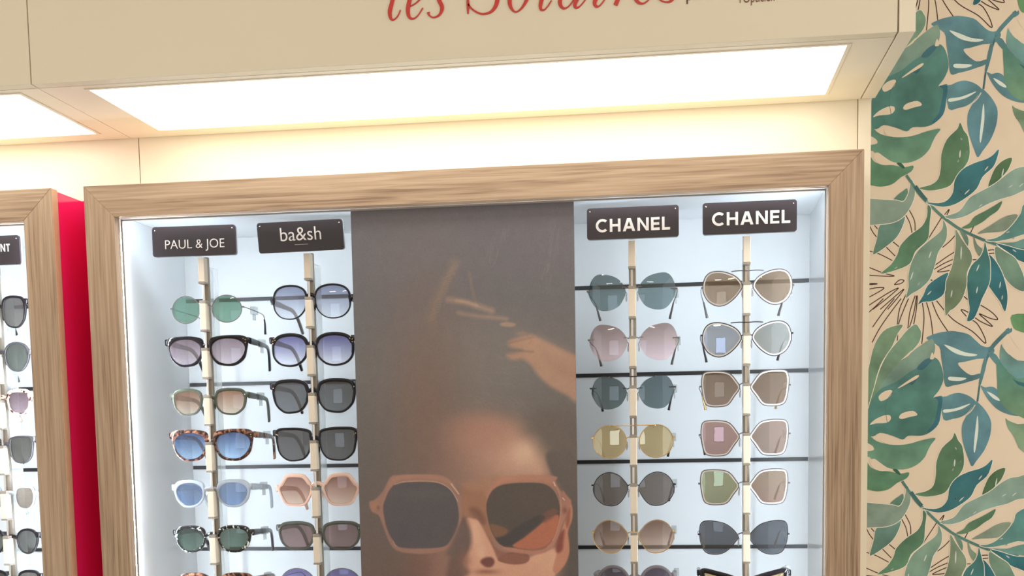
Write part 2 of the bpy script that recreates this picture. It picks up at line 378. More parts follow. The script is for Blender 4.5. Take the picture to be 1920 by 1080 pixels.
    S([(1180,430),(1080,430),(1010,372),(968,330),(938,300),(938,380),(942,460),(945,540),(968,600),(1010,650),(1085,690),(1180,700)], P4, (80,138,118), (116,152,104))
    S([(1050,430),(1065,450),(1085,470),(1110,480),(1180,500),(1180,470),(1090,450)], P4, (44,108,110))
    S([(1030,110),(1048,112),(1068,150),(1100,190),(1090,210),(1055,170)], P4, BG)
    S([(985,160),(1000,185),(1020,230),(1052,252),(1038,268),(1002,238),(985,200)], P4, BG)
    S([(1000,714),(1020,728),(1085,752),(1180,760),(1180,960),(1100,930),(1078,890),(1050,830),(1015,780)], P4, (120,152,112), (138,160,116))
    # big split leaf
    for dz in (UP, 0):
        S([(10,740),(18,560),(40,430),(72,310),(130,220),(200,186),(262,178),(225,238),(190,320),(150,380),(110,450),(75,560),(45,700)], P6, (124,152,112), (108,146,108), True, dz=dz)
        S([(30,740),(70,600),(110,470),(165,365),(235,280),(290,215),(345,173),(372,200),(386,235),(372,292),(330,345),(255,430),(190,530),(110,600),(50,700)], P6, (126,162,124), (112,140,106), True, dz=dz)
        S([(20,780),(60,690),(110,590),(200,470),(300,380),(390,310),(440,278),(465,275),(480,330),(460,405),(420,470),(330,520),(200,590),(100,660)], P6, (136,160,132), (104,146,128), dz=dz)
        S([(10,900),(18,780),(60,670),(120,605),(220,560),(300,500),(370,460),(430,412),(470,395),(505,420),(528,480),(535,550),(505,620),(468,668),(520,655),(530,680),(520,770),(500,850),(440,905),(380,925),(300,925),(260,950),(190,925),(110,905),(60,930)], P6, (88,142,126), (72,126,108), dz=dz)
        S([(470,668),(528,668),(515,770),(498,850),(440,905),(430,890),(470,840),(490,760),(500,690)], P6, (50,110,118), dz=dz)
        S([(355,470),(410,412),(465,400),(440,440),(395,480)], P6, (64,116,122), dz=dz)
        S([(240,600),(300,560),(370,518),(330,580),(300,575)], P6, (60,112,110), dz=dz)
        for h in [[(98,662),(130,630),(175,615),(190,628),(170,665),(115,692)], [(232,600),(290,558),(350,520),(372,518),(355,540),(300,570),(240,602)], [(236,800),(260,772),(330,757),(360,785),(310,798),(255,812)],
                  [(38,852),(75,815),(135,788),(175,788),(180,815),(150,838),(80,842)], [(232,430),(265,400),(322,348),(300,385),(245,418)], [(445,405),(460,362),(474,400),(460,410)], [(-10,985),(18,990),(38,1022),(-10,1024)]]:
            S(h, P6, BG, dz=dz)
        K([(160,860),(150,700),(250,560)], P6, 3, (70,120,104), dz=dz)
    def W5(dz):
        # lower lobes, then the leafy branch
        S([(30,800,4),(60,860,4),(110,905,4),(200,925,4),(280,922,4),(380,900,4),(450,880,4),(516,870,4),(485,915,4),(462,960,4),(440,1008,4),(390,1060,4),(320,85,5),(240,92,5),(170,80,5),(100,50,5),(60,10,5),(30,1000,4)], None, (86,136,108), (110,156,118), dz=dz)
        S([(-42,60,5),(35,45,5),(70,85,5),(130,105,5),(200,108,5),(270,122,5),(332,110,5),(318,150,5),(250,188,5),(190,235,5),(110,252,5),(35,240,5),(-42,238,5)], None, (100,146,108), (88,136,92), dz=dz)
        S([(60,40,5),(92,22,5),(128,45,5),(180,80,5),(225,95,5),(150,108,5),(90,92,5)], None, BG, dz=dz)
        S([(35,920,4),(80,940,4),(88,968,4),(35,975,4)], None, BG, dz=dz)
        S([(135,880,4),(170,868,4),(240,890,4),(300,886,4),(400,860,4),(500,835,4),(545,815,4),(530,850,4),(440,876,4),(370,905,4),(290,924,4),(200,926,4),(150,908,4)], None, BG, dz=dz)
        S([(220,94,5),(250,92,5),(275,125,5),(258,128,5)], None, (50,100,74), dz=dz)
    W5(0)
    S([(200,345),(225,310),(262,282),(292,265),(285,340)], P5, (102,142,112), (90,132,104))
    S([(108,512),(200,488),(272,450),(265,505),(222,590),(150,655),(75,705),(62,695),(88,600)], P5, (112,150,130), (94,134,106), True)
    S([(-42,345),(120,340),(220,345),(268,352),(302,290),(318,205),(342,262),(335,340),(280,440),(205,490),(110,505),(-42,500)], P5, (134,154,128), (140,158,134), True)
    K([(285,175),(330,240),(380,310),(450,380),(530,455),(590,500),(650,540),(760,592),(870,635),(960,655),(1090,668)], P5, 17, (88,136,118))
    K([(345,250),(390,310),(420,345)], P5, 24, (62,108,100))
    S([(648,828,4),(672,880,4),(700,920,4),(712,1000,4),(708,60,5),(680,115,5),(625,180,5),(580,245,5),(500,272,5),(430,278,5),(372,262,5),(450,240,5),(500,200,5),(518,120,5),(522,1040,4),(560,940,4),(630,870,4)], None, (84,124,84), (100,138,92), True)
    S([(908,0),(900,50),(870,120),(800,185),(760,265),(690,325),(610,372),(530,388),(450,372),(420,358),(500,364),(560,345),(600,290),(612,210),(660,140),(740,95),(820,68),(868,40)], P5, (46,118,124), (54,120,116), True)
    S([(998,58),(980,120),(950,165),(880,235),(838,252),(860,180),(890,120),(940,75)], P5, (90,124,76), (78,112,70), True)
    S([(1180,100),(1085,118),(1030,128),(975,160),(880,235),(780,288),(710,330),(660,400),(620,430),(545,455),(600,470),(680,452),(750,415),(850,362),(940,330),(1010,310),(1085,275),(1180,250)], P5, (140,166,138), (132,160,138), True)
    S([(932,350),(905,410),(850,450),(800,490),(740,522),(700,535),(658,530),(710,500),(745,455),(820,415),(880,380)], P5, (78,120,82), (96,134,92))
    S([(1038,445),(980,445),(920,470),(850,515),(765,568),(830,562),(940,552),(990,515)], P5, (150,164,130), (142,158,128))
    S([(1180,340),(1080,370),(1058,430),(1010,500),(940,570),(880,602),(820,612),(880,622),(980,605),(1085,572),(1180,560)], P5, (82,146,134), (96,150,132), True)
    S([(1180,590),(1080,605),(1010,628),(900,632),(1000,655),(1085,668),(1180,670)], P5, (104,152,132))
    S([(895,640),(960,650),(1020,668),(1085,682),(1180,690),(1180,790),(1085,765),(1030,742),(980,700)], P5, (42,114,114), (36,106,108), True)
    S([(888,655),(950,690),(1015,730),(1050,790),(1078,860),(1085,955),(1020,938),(960,880),(915,800),(888,730)], P5, (122,152,118), (112,146,120), True)
    S([(645,545),(690,575),(705,620),(696,655),(672,605)], P5, (112,146,118))
    S([(738,580),(762,640),(802,680),(778,722),(745,660)], P5, (132,154,122))
    S([(835,720),(880,745),(930,830),(960,930),(968,1010),(955,1090),(938,1075+2),(918,1030),(860,950),(832,890)], P5, (44,118,124), (40,112,112), True)
    S([(815,625,5),(828,670,5),(840,720,5),(850,760,5),(850,880,5),(825,950,5),(795,1010,5),(775,60,6),(740,135,6),(695,150,6),(712,80,6),(706,20,6),(700,980,5),(695,870,5),(725,785,5),(780,730,5),(805,680,5)], None, (74,136,120), (36,110,114), True)
    S([(618,540,5),(655,600,5),(690,650,5),(722,700,5),(726,760,5),(695,830,5),(690,920,5),(660,1010,5),(610,1070,5),(580,80,6),(550,112,6),(545,1000,5),(552,890,5),(590,800,5),(612,700,5),(618,620,5)], None, (134,152,116), (124,142,98), True)
    S([(535,478),(558,530),(556,600),(530,650),(498,700),(475,790),(440,880),(380,940),(320,975),(283,1002),(300,930),(298,860),(318,770),(360,690),(430,625),(500,570),(530,530)], P5, (132,158,128), (116,150,124), True)
    S([(428,378),(452,402),(443,490),(435,590),(405,635),(345,690),(310,770),(225,812),(113,840),(180,780),(225,710),(245,650),(310,580),(390,520),(425,450)], P5, (82,118,84), (94,140,98), True)
    S([(568,833),(550,890),(538,975),(470,1022),(400,1030),(365,1045),(400,985),(430,920),(500,865)], P5, (52,124,128), (44,116,122), True)
    # small glints
    for (x, y, l, a) in [(826,130,40,52),(695,288,48,45),(990,250,36,35),(1060,242,40,40),(786,380,30,40),(445,712,50,70),(322,855,60,72),(370,905,24,60),(768,800,50,68),(762,950,46,80),(918,915,44,80),(932,1000,30,80),(590,975,50,80),
                         (440,970,40,45),(655,700,90,88),(215,800,22,30),(342,655,16,40),(1015,685,30,-35),(970,560,26,20),(935,160,60,78),(635,80,20,75),(1005,600,18,0),(655,285,12,50),(690,20,16,50),(646,32,50,85)]:
        r = math.radians(a); dx, dy = math.cos(r) * l / 2, -math.sin(r) * l / 2
        K([(x - dx, y - dy), (x, y), (x + dx, y + dy)], P5, 8, (214,218,200), True)
    for (x, y, l, a) in [(656,938,20,-60),(648,1040,50,85)]:
        r = math.radians(a); dx, dy = math.cos(r) * l / 2, -math.sin(r) * l / 2
        K([(x - dx, y - dy), (x, y), (x + dx, y + dy)], P4, 9, (220,222,204), True)
    # lay the repeat out over the wall
    verts, faces, cols = [], [], []
    layer = 0
    z0, z1, xr0, xr1 = 0.0, 2.94, 0.295, 1.10
    def clipz(q, zc_, keep_below):
        out = []
        for i in range(len(q)):
            a, b = q[i], q[(i + 1) % len(q)]
            ia = a[1] <= zc_ if keep_below else a[1] >= zc_
            ib = b[1] <= zc_ if keep_below else b[1] >= zc_
            if ia: out.append(a)
            if ia != ib:
                t = (zc_ - a[1]) / (b[1] - a[1]); out.append((a[0] + (b[0] - a[0]) * t, zc_))
        return out
    def clipx(q, xc, keep_right):
        out = []
        for i in range(len(q)):
            a, b = q[i], q[(i + 1) % len(q)]
            ia = a[0] >= xc if keep_right else a[0] <= xc
            ib = b[0] >= xc if keep_right else b[0] <= xc
            if ia: out.append(a)
            if ia != ib:
                t = (xc - a[0]) / (b[0] - a[0]); out.append((xc, a[1] + (b[1] - a[1]) * t))
        return out
    def add_poly(q, y, ca, cb):
        if y < DP - 1e-9 and max(ca) < 0.55:
            ca, cb = dull(ca), dull(cb)
        for f_ in (lambda r: clipz(r, z1, True), lambda r: clipz(r, z0 + 0.002, False), lambda r: clipx(r, xr0, True), lambda r: clipx(r, xr1, False)):
            if len(q) < 3: return
            q = f_(q)
        if len(q) < 3: return
        zs = [p[1] for p in q]; a, b = max(zs), min(zs)
        base = len(verts)
        for p in q:
            verts.append((p[0], y, p[1])); t = (a - p[1]) / max(a - b, 1e-6)
            cols.append(tuple(min(0.9, (ca[i] * (1 - t) + cb[i] * t) * INKK[i]) for i in range(3)))
        for tri in tessellate_polygon([[Vector((p[0], p[1], 0)) for p in q]]): faces.append(tuple(base + i for i in tri))
    for sh in shapes:
        layer += 1
        y = DP - 0.000006 * layer
        for ix in range(0, 3):
            for iz in range(-3, 4):
                ox, oz = ix * 0.302, iz * UP
                if sh[0] == 's':
                    q = [(p[0] + ox, p[1] + oz) for p in sh[1]]
                    if max(p[1] for p in q) < z0 or min(p[1] for p in q) > z1: continue
                    if sh[4]:
                        n = len(q); area = sum(q[i][0] * q[(i + 1) % n][1] - q[(i + 1) % n][0] * q[i][1] for i in range(n)); sg = 1 if area > 0 else -1
                        e = []
                        for i in range(n):
                            a, b = q[i - 1], q[(i + 1) % n]; dx, dz_ = b[0] - a[0], b[1] - a[1]; l = math.hypot(dx, dz_) or 1e-9
                            e.append((q[i][0] + dz_ / l * 0.0011 * sg, q[i][1] - dx / l * 0.0011 * sg))
                        add_poly(e, y + 0.000003, lin((222,206,180)), lin((222,206,180)))
                    add_poly(q, y, lin(sh[2]), lin(sh[3]))
                else:
                    q = [(p[0] + ox, p[1] + oz) for p in sh[1]]; ww = sh[2]
                    if max(p[1] for p in q) < z0 or min(p[1] for p in q) > z1: continue
                    n = len(q)
                    for i in range(n - 1):
                        a, b = q[i], q[i + 1]; dx, dz_ = b[0] - a[0], b[1] - a[1]; l = math.hypot(dx, dz_) or 1e-9
                        nx, nz = -dz_ / l / 2, dx / l / 2; ex, ez = dx / l * 0.0002, dz_ / l * 0.0002
                        add_poly([(a[0] + nx * ww[i] - ex, a[1] + nz * ww[i] - ez), (b[0] + nx * ww[i + 1] + ex, b[1] + nz * ww[i + 1] + ez), (b[0] - nx * ww[i + 1] + ex, b[1] - nz * ww[i + 1] + ez), (a[0] - nx * ww[i] - ex, a[1] - nz * ww[i] - ez)], y, lin(sh[3]), lin(sh[3]))
    # the wall board itself
    b0 = len(verts); bgc = tuple(min(0.9, v * k) for v, k in zip(lin(BG), INKK))
    X0, X1, Y0, Y1, Z0, Z1 = 0.29, 1.10, DP, 2.30, 0.0, 2.945
    for x in (X0, X1):
        for yy in (Y0, Y1):
            for z in (Z0, Z1): verts.append((x, yy, z)); cols.append(bgc)
    for f in ((0, 4, 5, 1), (2, 3, 7, 6), (0, 1, 3, 2), (4, 6, 7, 5), (0, 2, 6, 4), (1, 5, 7, 3)): faces.append(tuple(b0 + i for i in f))
    me = bpy.data.meshes.new('wall_right'); me.from_pydata(verts, [], faces); me.update()
    ca = me.color_attributes.new('paint', 'FLOAT_COLOR', 'POINT')
    ca.data.foreach_set('color', np.array([(*c, (0.12 if c[0] > 0.7 else 1.0)) for c in cols], dtype=np.float32).ravel())
    me.materials.append(MT['paint'])
    # every printed face looks into the room
    bm = bmesh.new(); bm.from_mesh(me)
    for f in bm.faces:
        if len(f.verts) == 3 and f.normal.y > 0: f.normal_flip()
    bm.to_mesh(me); bm.free()
    o = bpy.data.objects.new('wall_right', me); COL.objects.link(o); struct(o)
build_wallpaper()
# ------------------------------------------------------------------ canopies
def strokes_px(bm, L_, y, th, kw=1.0):
    """lettering strokes given as photo points with a pen width in photo pixels"""
    for st in L_:
        q = [(at(a, b, y).x, at(a, b, y).z, w_ * 0.00074 * kw) for a, b, w_ in st]
        q = catmull(q, 7, False)
        ribbon(bm, [(a, b) for a, b, c in q], [max(c, 0.0008) for a, b, c in q], y, th)
def canopy(x0, x1, lx0, lx1, label, end=False, lettering=False):
    t = empty('light_canopy', ((x0 + x1) / 2, DW, ZC), label, 'light canopy')
    ox = (x0 + x1) / 2
    bm = bmesh.new(); box(bm, x0 - ox, x1 - ox, DF - DW, DF + 0.019 - DW, 0.0005, 0.52, 0.0006)
    mesh_obj('fascia_board', bm, MT['cream'], t)
    # underside board with an opening for the lamp
    bm = bmesh.new(); ya, yb = DF + 0.0195 - DW, -0.001
    ly0, ly1 = 1.683 - DW, 1.932 - DW
    for q in ((x0, lx0, ya, yb), (lx1, x1, ya, yb), (lx0, lx1, ya, ly0), (lx0, lx1, ly1, yb)):
        box(bm, q[0] - ox, q[1] - ox, q[2], q[3], 0.0, 0.016)
    mesh_obj('underside_board', bm, MT['cream_edge'], t)
    bm = bmesh.new(); box(bm, x0 - ox, x1 - ox, ya, yb, 0.45, 0.466); mesh_obj('top_board', bm, MT['cream'], t)
    if end:
        bm = bmesh.new(); box(bm, x1 + 0.002 - ox, x1 + 0.0225 - ox, DF - 0.001 - DW, -0.0055, -0.0005, 0.52, 0.0008); mesh_obj('end_board', bm, MT['cream_edge'], t)
    # lamp set into the opening
    lt = bpy.data.objects.new('light_panel', None); COL.objects.link(lt); lt.empty_display_size = 0.05; lt.parent = t
    lt.location = ((lx0 + lx1) / 2 - ox, (1.683 + 1.932) / 2 - DW, 0)
    hx, hy = (lx1 - lx0) / 2, (1.932 - 1.683) / 2
    bm = bmesh.new()
    e = 0.0008
    for q in ((-hx + e, -hx + 0.006, -hy + e, hy - e), (hx - 0.006, hx - e, -hy + e, hy - e), (-hx + 0.006, hx - 0.006, -hy + e, -hy + 0.006), (-hx + 0.006, hx - 0.006, hy - 0.006, hy - e)):
        box(bm, q[0], q[1], q[2], q[3], -0.0012, 0.012)
    mesh_obj('rim', bm, MT['cream_edge'], lt)
    bm = bmesh.new(); box(bm, -hx + 0.0065, hx - 0.0065, -hy + 0.0065, hy - 0.0065, 0.001, 0.010); mesh_obj('diffuser', bm, MT['led'], lt)
    return t
c1 = canopy(-0.9035, 0.2865, -0.842, 0.235, 'cream overhead canopy with red script lettering above the wide sunglasses cabinet', True)
c2 = canopy(-2.20, -0.9050, -2.03, -0.9385, 'cream overhead canopy cut off at the left edge, without lettering')
# script lettering on the fascia
R3 = [
 [(757,-72,3),(750,-58,6.5),(741,-22,7),(735,5,7.2),(731,22,7.5),(733,35,5),(739,37,2.5),(746,30,2),(751,19,2)],
 [(770,12,2),(780,6,2.2),(789,-3,2.5),(795,-15,3),(791,-27,3.5),(782,-25,5),(771,-8,7),(765,16,7.5),(767,31,6),(774,35.5,3),(783,30,2),(793,15,2)],
 [(842,-22,5),(835,-28,2.5),(824,-25,3.5),(819,-12,6),(824,2,7.5),(829,15,7),(824,28,4),(813,33,2.4),(805,29,3),(803,23,6)],
 [(877,-8,3),(877.5,8,5.5),(877.5,26,2.5)],
 [(878,8,3),(885,17,3),(896,24,3),(907,26.5,3.2),(921,22,4.5),(930,10,7),(932,-6,8),(922,-24,9),(903,-40,9),(892,-55,8),(890,-72,6),(900,-88,4),(916,-93,3),(932,-86,3),(940,-70,3)],
 [(942,-92,3),(940,-78,4),(941,-60,2.5)],
 [(977,-28,3),(965,-22,5),(957,-8,7.5),(956,8,7),(962,20,4),(970,22,2.2),(980,13,4),(988,-2,6.5),(989,-16,7),(984,-26,5),(975,-28,3)],
 [(1040,-76,3),(1033,-60,6),(1022,-22,7),(1014,6,7),(1014,17,5),(1020,19,2.5),(1027,12,2),(1034,1,2)],
 [(1084,-20,3),(1076,-29,3),(1064,-25,5),(1053,-10,7),(1050,6,7),(1055,15,4.5),(1062,15,2.2),(1070,8,2),(1079,-6,2.2)],
 [(1090,-28,4),(1085,-8,6.5),(1078,8,6.5),(1080,14.5,4.5),(1085,13.5,2.4),(1091,8,2),(1098,-1,2)],
 [(1112,-16,2),(1120,-26,3),(1125,-26,5),(1121,-10,7),(1115,4,7),(1117,11.5,5),(1123,12,2.4),(1129,6,2),(1136,-4,2)],
 [(1129,-49,7),(1130,-51,7),(1131,-52,6)],
 [(1152,-20,2),(1160,-29,3),(1166,-27,5),(1161,-8,7),(1154,10,7.5)],
 [(1161,-6,2),(1171,-21,3),(1182,-29,4),(1189,-26,6)],
 [(1196,-12,2),(1207,-18,2.2),(1217,-27,3),(1216,-38,3.5),(1208,-38,5),(1196,-22,7),(1191,-6,7),(1196,4,5.5),(1205,7,3),(1214,2,2),(1222,-7,2)],
 [(1272,-34,5),(1264,-40,2.5),(1252,-37,3.5),(1248,-26,6),(1256,-14,7.5),(1262,-4,6),(1256,3,4),(1247,4,2.4),(1238,0,3),(1235,-7,6)],
]
bm = bmesh.new(); strokes_px(bm, R3, DF - 0.0003, 0.0012)
lo = mesh_obj('lettering', bm, MT['redtext']); lo.parent = c1; lo.matrix_parent_inverse = Matrix.Translation(-c1.location)
def fascia_text(s, mat, px0, px1, yb, hpx, nm='lettering', bold=0.0):
    a = at(px0, yb, DF); b = at(px1, yb - 0.055 * (px1 - px0), DF)
    h = hpx * 0.00074
    ce = Vector(((a.x + b.x) / 2, DF - 0.0004, (a.z + b.z) / 2 + h / 2))
    o = text_mesh(nm, s, mat, c1, ce - c1.location, width=b.x - a.x, height=h, bold=bold)
    return o
fascia_text("l'Opticien", MT['browntext'], 1387, 1452, 11.5, 23)
fascia_text("par", MT['darktext'], 1287, 1322, 7.5, 20, bold=0.01)
# ------------------------------------------------------------------ cabinets
def cabinet(x0, x1, label, red_right=False, depth_open=None):
    """x0, x1 outer edges of the oak frame"""
    R_ = 0.050
    t = empty('display_cabinet', ((x0 + x1) / 2, DB + 0.03, ZBOT), label, 'display cabinet')
    ox, oy, oz = t.location
    def B(name, mats, *boxes, bev=0.0):
        bm = bmesh.new()
        for q in boxes: box(bm, q[0] - ox, q[1] - ox, q[2] - oy, q[3] - oy, q[4] - oz, q[5] - oz, bev)
        return mesh_obj(name, bm, mats, t)
    # mitred oak frame
    ys = (D0 - oy, D0 + 0.020 - oy)
    def rail(name, pts, m):
        bm = bmesh.new(); prism(bm, [(a - ox, b - oz) for a, b in pts], *ys)
        bmesh.ops.bevel(bm, geom=bm.edges[:], offset=0.0006, segments=1, affect='EDGES')
        return mesh_obj(name, bm, m, t)
    rail('frame_rail', [(x0, ZTOP), (x1, ZTOP), (x1 - R_, ZTOP - R_), (x0 + R_, ZTOP - R_)], MT['wood_x'])
    rail('frame_rail', [(x0, ZBOT), (x0 + R_, ZBOT + R_), (x1 - R_, ZBOT + R_), (x1, ZBOT)], MT['wood_x'])
    rail('frame_stile', [(x0, ZTOP), (x0 + R_, ZTOP - R_), (x0 + R_, ZBOT + R_), (x0, ZBOT)], MT['wood_z'])
    rail('frame_stile', [(x1, ZTOP), (x1, ZBOT), (x1 - R_, ZBOT + R_), (x1 - R_, ZTOP - R_)], MT['wood_z'])
    # thin metal lip lining the opening
    i0, i1, zt, zb = x0 + R_, x1 - R_, ZTOP - R_, ZBOT + R_
    y0, y1 = D0 + 0.0205, D0 + 0.0235
    B('opening_trim', MT['lip'], (i0 + 0.0005, i0 + 0.003, y0, y1, zb, zt), (i1 - 0.003, i1 - 0.0005, y0, y1, zb, zt), (i0 + 0.003, i1 - 0.003, y0, y1, zt - 0.003, zt - 0.0005))
    # cool light strips tucked in the lining behind the frame
    B('light_strip', MT['led_cab'], (i0 + 0.02, i1 - 0.02, D0 + 0.0240, D0 + 0.0300, zt + 0.0040, zt + 0.0075))
    B('light_strip', MT['led_cab2'], (i0 - 0.0055, i0 - 0.0036, D0 + 0.0240, D0 + 0.0290, zb + 0.02, zt - 0.02))
    B('light_strip', MT['led_cab2'], (i1 + 0.0026, i1 + 0.0040, D0 + 0.0240, D0 + 0.0290, zb + 0.02, zt - 0.02))
    # box
    w0, w1 = (i0 - 0.0060, i1 + 0.0042)
    ya = D0 + 0.0345
    B('side_panel', MT['int_lit'], (w0 - 0.006, w0, ya, DB, zb - 0.008, zt + 0.0078))
    B('side_panel', MT['int_lit'], (w1, w1 + 0.006, ya, DB, zb - 0.008, zt + 0.0078))
    B('top_panel', MT['int_lit'], (w0, w1, ya + 0.004, DB, zt + 0.0080, zt + 0.013))
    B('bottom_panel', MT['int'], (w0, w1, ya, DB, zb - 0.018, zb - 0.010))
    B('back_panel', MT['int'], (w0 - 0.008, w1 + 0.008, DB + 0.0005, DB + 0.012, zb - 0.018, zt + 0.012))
    # outer carcass
    cm = MT['red'] if red_right else MT['cream']
    B('carcass_side', cm, (x1 - 0.020, x1 - 0.0015, D0 + 0.0205, DB + 0.012, ZBOT, ZTOP - 0.002))
    B('carcass_side', MT['red'], (x0 + 0.0015, x0 + 0.020, D0 + 0.0205, DB + 0.012, ZBOT, ZTOP - 0.002))  # unseen left side coloured red, to bounce red light across the gap
    B('carcass_top', MT['cream'], (x0 + 0.021, x1 - 0.021, D0 + 0.0205, DB + 0.012, ZTOP - 0.018, ZTOP - 0.002))
    B('edge_band', MT['edge_band'], (x1 - 0.001, x1 + 0.0006, D0 + 0.001, D0 + 0.019, ZBOT + 0.001, ZTOP - 0.001))
    # black hanging slots let into the back panel
    for k in range(8):
        z = 1.799 - 0.1527 * k
        if z < ZBOT + 0.08: break
        B('slot_rail', MT['slot'], (w0 + 0.001, w1 - 0.001, DB - 0.0012, DB + 0.0002, z - 0.0033, z + 0.0033))
    return t
cabinet(-0.9345, 0.2762, 'wide oak-framed lit display cabinet holding four columns of sunglasses and a poster')
cabinet(-2.05, -0.9892, 'oak-framed display cabinet with red side, cut off at the left edge', red_right=True)

# ------------------------------------------------------------------ display rods and signs
YR = 1.905; PITCH = 0.0772; ZN0 = 1.8030; NN = 0.0300
ROD = {'A': -0.7655, 'B': -0.5868, 'C': -0.0648, 'D': 0.1112, 'L': None}
ROD['L'] = at(2, 800, YR).x - 0.004
def rod(cx, label):
    t = empty('display_rod', (cx, YR, ZBOT + 0.045), label, 'display rod', 'notched rods carrying sunglasses')
    oz = t.location.z
    hw = 0.0054
    bm = bmesh.new(); box(bm, -0.0045, 0.0045, 0.0245, 0.062, 0, 1.8300 - oz, 0.0008); mesh_obj('web', bm, MT['webm'], t)
    bm = bmesh.new(); box(bm, -hw, hw, 0.016, 0.024, 0, 1.8445 - oz, 0.0008); mesh_obj('spine', bm, MT['rodgrey'], t)
    # seen through the notch: two chrome guides
    z = ZN0; top = 1.8420
    while z > ZBOT + 0.12:
        bm = bmesh.new(); box(bm, -hw, hw, 0.0, 0.0155, z - oz, top - oz, 0.0007)
        mesh_obj('block', bm, MT['rod'], t)
        bm = bmesh.new()
        box(bm, -hw - 0.0004, hw + 0.0004, 0.0002, 0.0155, z - 0.0032 - oz, z - 0.0002 - oz, 0.0003)      # grey shoulder above the notch
        mesh_obj('notch_cap', bm, MT['rodgrey'], t)
        bm = bmesh.new()
        box(bm, -hw - 0.0003, hw + 0.0003, 0.0004, 0.0155, z - NN - 0.0045 - oz, z - NN + 0.0 - oz, 0.0003)
        mesh_obj('ledge', bm, MT['rodgrey'], t)
        bm = bmesh.new(); box(bm, -0.0022, 0.0012, 0.009, 0.0155, z - NN + 0.0004 - oz, z - 0.0036 - oz, 0.0003)
        mesh_obj('guide', bm, MT['chrome'], t)
        top = z - NN - 0.0047; z -= PITCH
    return t
rod(ROD['A'], 'notched cream rod under the sign at far left of the wide cabinet')
rod(ROD['B'], 'notched cream rod just left of the poster')
rod(ROD['C'], 'notched cream rod just right of the poster')
rod(ROD['D'], 'notched cream rod nearest the leafy wallpaper')
rod(ROD['L'], 'notched cream rod in the cabinet cut off at the left edge')
def rrect(hx, hz, r, n=6):
    P = []
    for cx, cz, a0 in ((hx - r, hz - r, 0), (-hx + r, hz - r, 90), (-hx + r, -hz + r, 180), (hx - r, -hz + r, 270)):
        for k in range(n + 1):
            a = math.radians(a0 + 90 * k / n); P.append((cx + r * math.cos(a), cz + r * math.sin(a)))
    return P
def sign(cx, cz, label, tilt=0.0, pitch=0.0, y=1.888, w=0.1405, h=0.0475):
    t = empty('brand_sign', (cx, y, cz), label, 'sign'); t.rotation_euler = (pitch, tilt, 0)
    bm = bmesh.new(); prism(bm, rrect(w / 2, h / 2, 0.004), 0.0, 0.005); bmesh.ops.bevel(bm, geom=[e for e in bm.edges if abs(e.verts[0].co.y - e.verts[1].co.y) < 1e-6], offset=0.0006, segments=2, affect='EDGES')
    mesh_obj('plate', bm, MT['sign'], t)
    bm = bmesh.new(); prism(bm, rrect(w / 2 - 0.0002, h / 2 - 0.0002, 0.004), 0.0052, 0.0092); mesh_obj('backing', bm, MT['sign_edge'], t)
    for s in (-1, 1):
        bm = bmesh.new(); bmesh.ops.create_uvsphere(bm, u_segments=8, v_segments=5, radius=0.0009)
        for v in bm.verts: v.co = v.co + Vector((s * (w / 2 - 0.005), -0.0001, h / 2 - 0.0055))
        mesh_obj('rivet', bm, MT['chrome'], t, True)
    bm = bmesh.new(); box(bm, -0.006, 0.006, 0.0094, 0.0165, -h / 2 + 0.001, -h / 2 + 0.014, 0.0005); mesh_obj('clip', bm, MT['rodgrey'], t)
    return t
LW = {'C': 0.90, 'H': 0.80, 'A': 0.92, 'N': 0.84, 'E': 0.64, 'L': 0.60, 'T': 0.68}
def letter(c, t):
    """convex pieces of a bold geometric capital, unit height, stroke t"""
    R_ = lambda a, b, c_, d: [(a, c_), (b, c_), (b, d), (a, d)]
    w_ = LW[c]
    if c == 'H': return [R_(0, t, 0, 1), R_(w_ - t, w_, 0, 1), R_(t, w_ - t, 0.5 - t / 2, 0.5 + t / 2)]
    if c == 'E': return [R_(0, t, 0, 1), R_(t, w_, 0, t), R_(t, w_ - 0.03, 0.5 - t / 2, 0.5 + t / 2), R_(t, w_, 1 - t, 1)]
    if c == 'L': return [R_(0, t, 0, 1), R_(t, w_, 0, t)]
    if c == 'T': return [R_(w_ / 2 - t / 2, w_ / 2 + t / 2, 0, 1 - t), R_(0, w_, 1 - t, 1)]
    if c == 'N': return [R_(0, t, 0, 1), R_(w_ - t, w_, 0, 1), [(t, 1), (t, 1 - t * 1.55), (w_ - t, 0), (w_ - t, t * 1.55)]]
    if c == 'A':
        m_ = w_ / 2; k = t * 1.12; h_ = k * 0.64
        lx = lambda z, o: o + (m_ - h_) * z
        return [[(0, 0), (k, 0), (m_ - h_ + k, 1), (m_ - h_, 1)], [(w_ - k, 0), (w_, 0), (m_ + h_, 1), (m_ + h_ - k, 1)],
                [(0.27 * (m_ - h_) + k * 0.6, 0.20), (w_ - 0.27 * (m_ - h_) - k * 0.6, 0.20), (w_ - 0.42 * (m_ - h_) - k * 0.6, 0.20 + t), (0.42 * (m_ - h_) + k * 0.6, 0.20 + t)]]
    if c == 'C':
        out = []; n = 14; a0, a1 = math.radians(48), math.radians(312); ro = 0.52; ri = ro - t
        f = lambda r_, a: (0.52 + r_ * math.cos(a) * 0.97, 0.5 + r_ * math.sin(a))
        for i in range(n):
            a, b = a0 + (a1 - a0) * i / n, a0 + (a1 - a0) * (i + 1) / n
            out.append([f(ri, a), f(ro, a), f(ro, b), f(ri, b)])
        return out
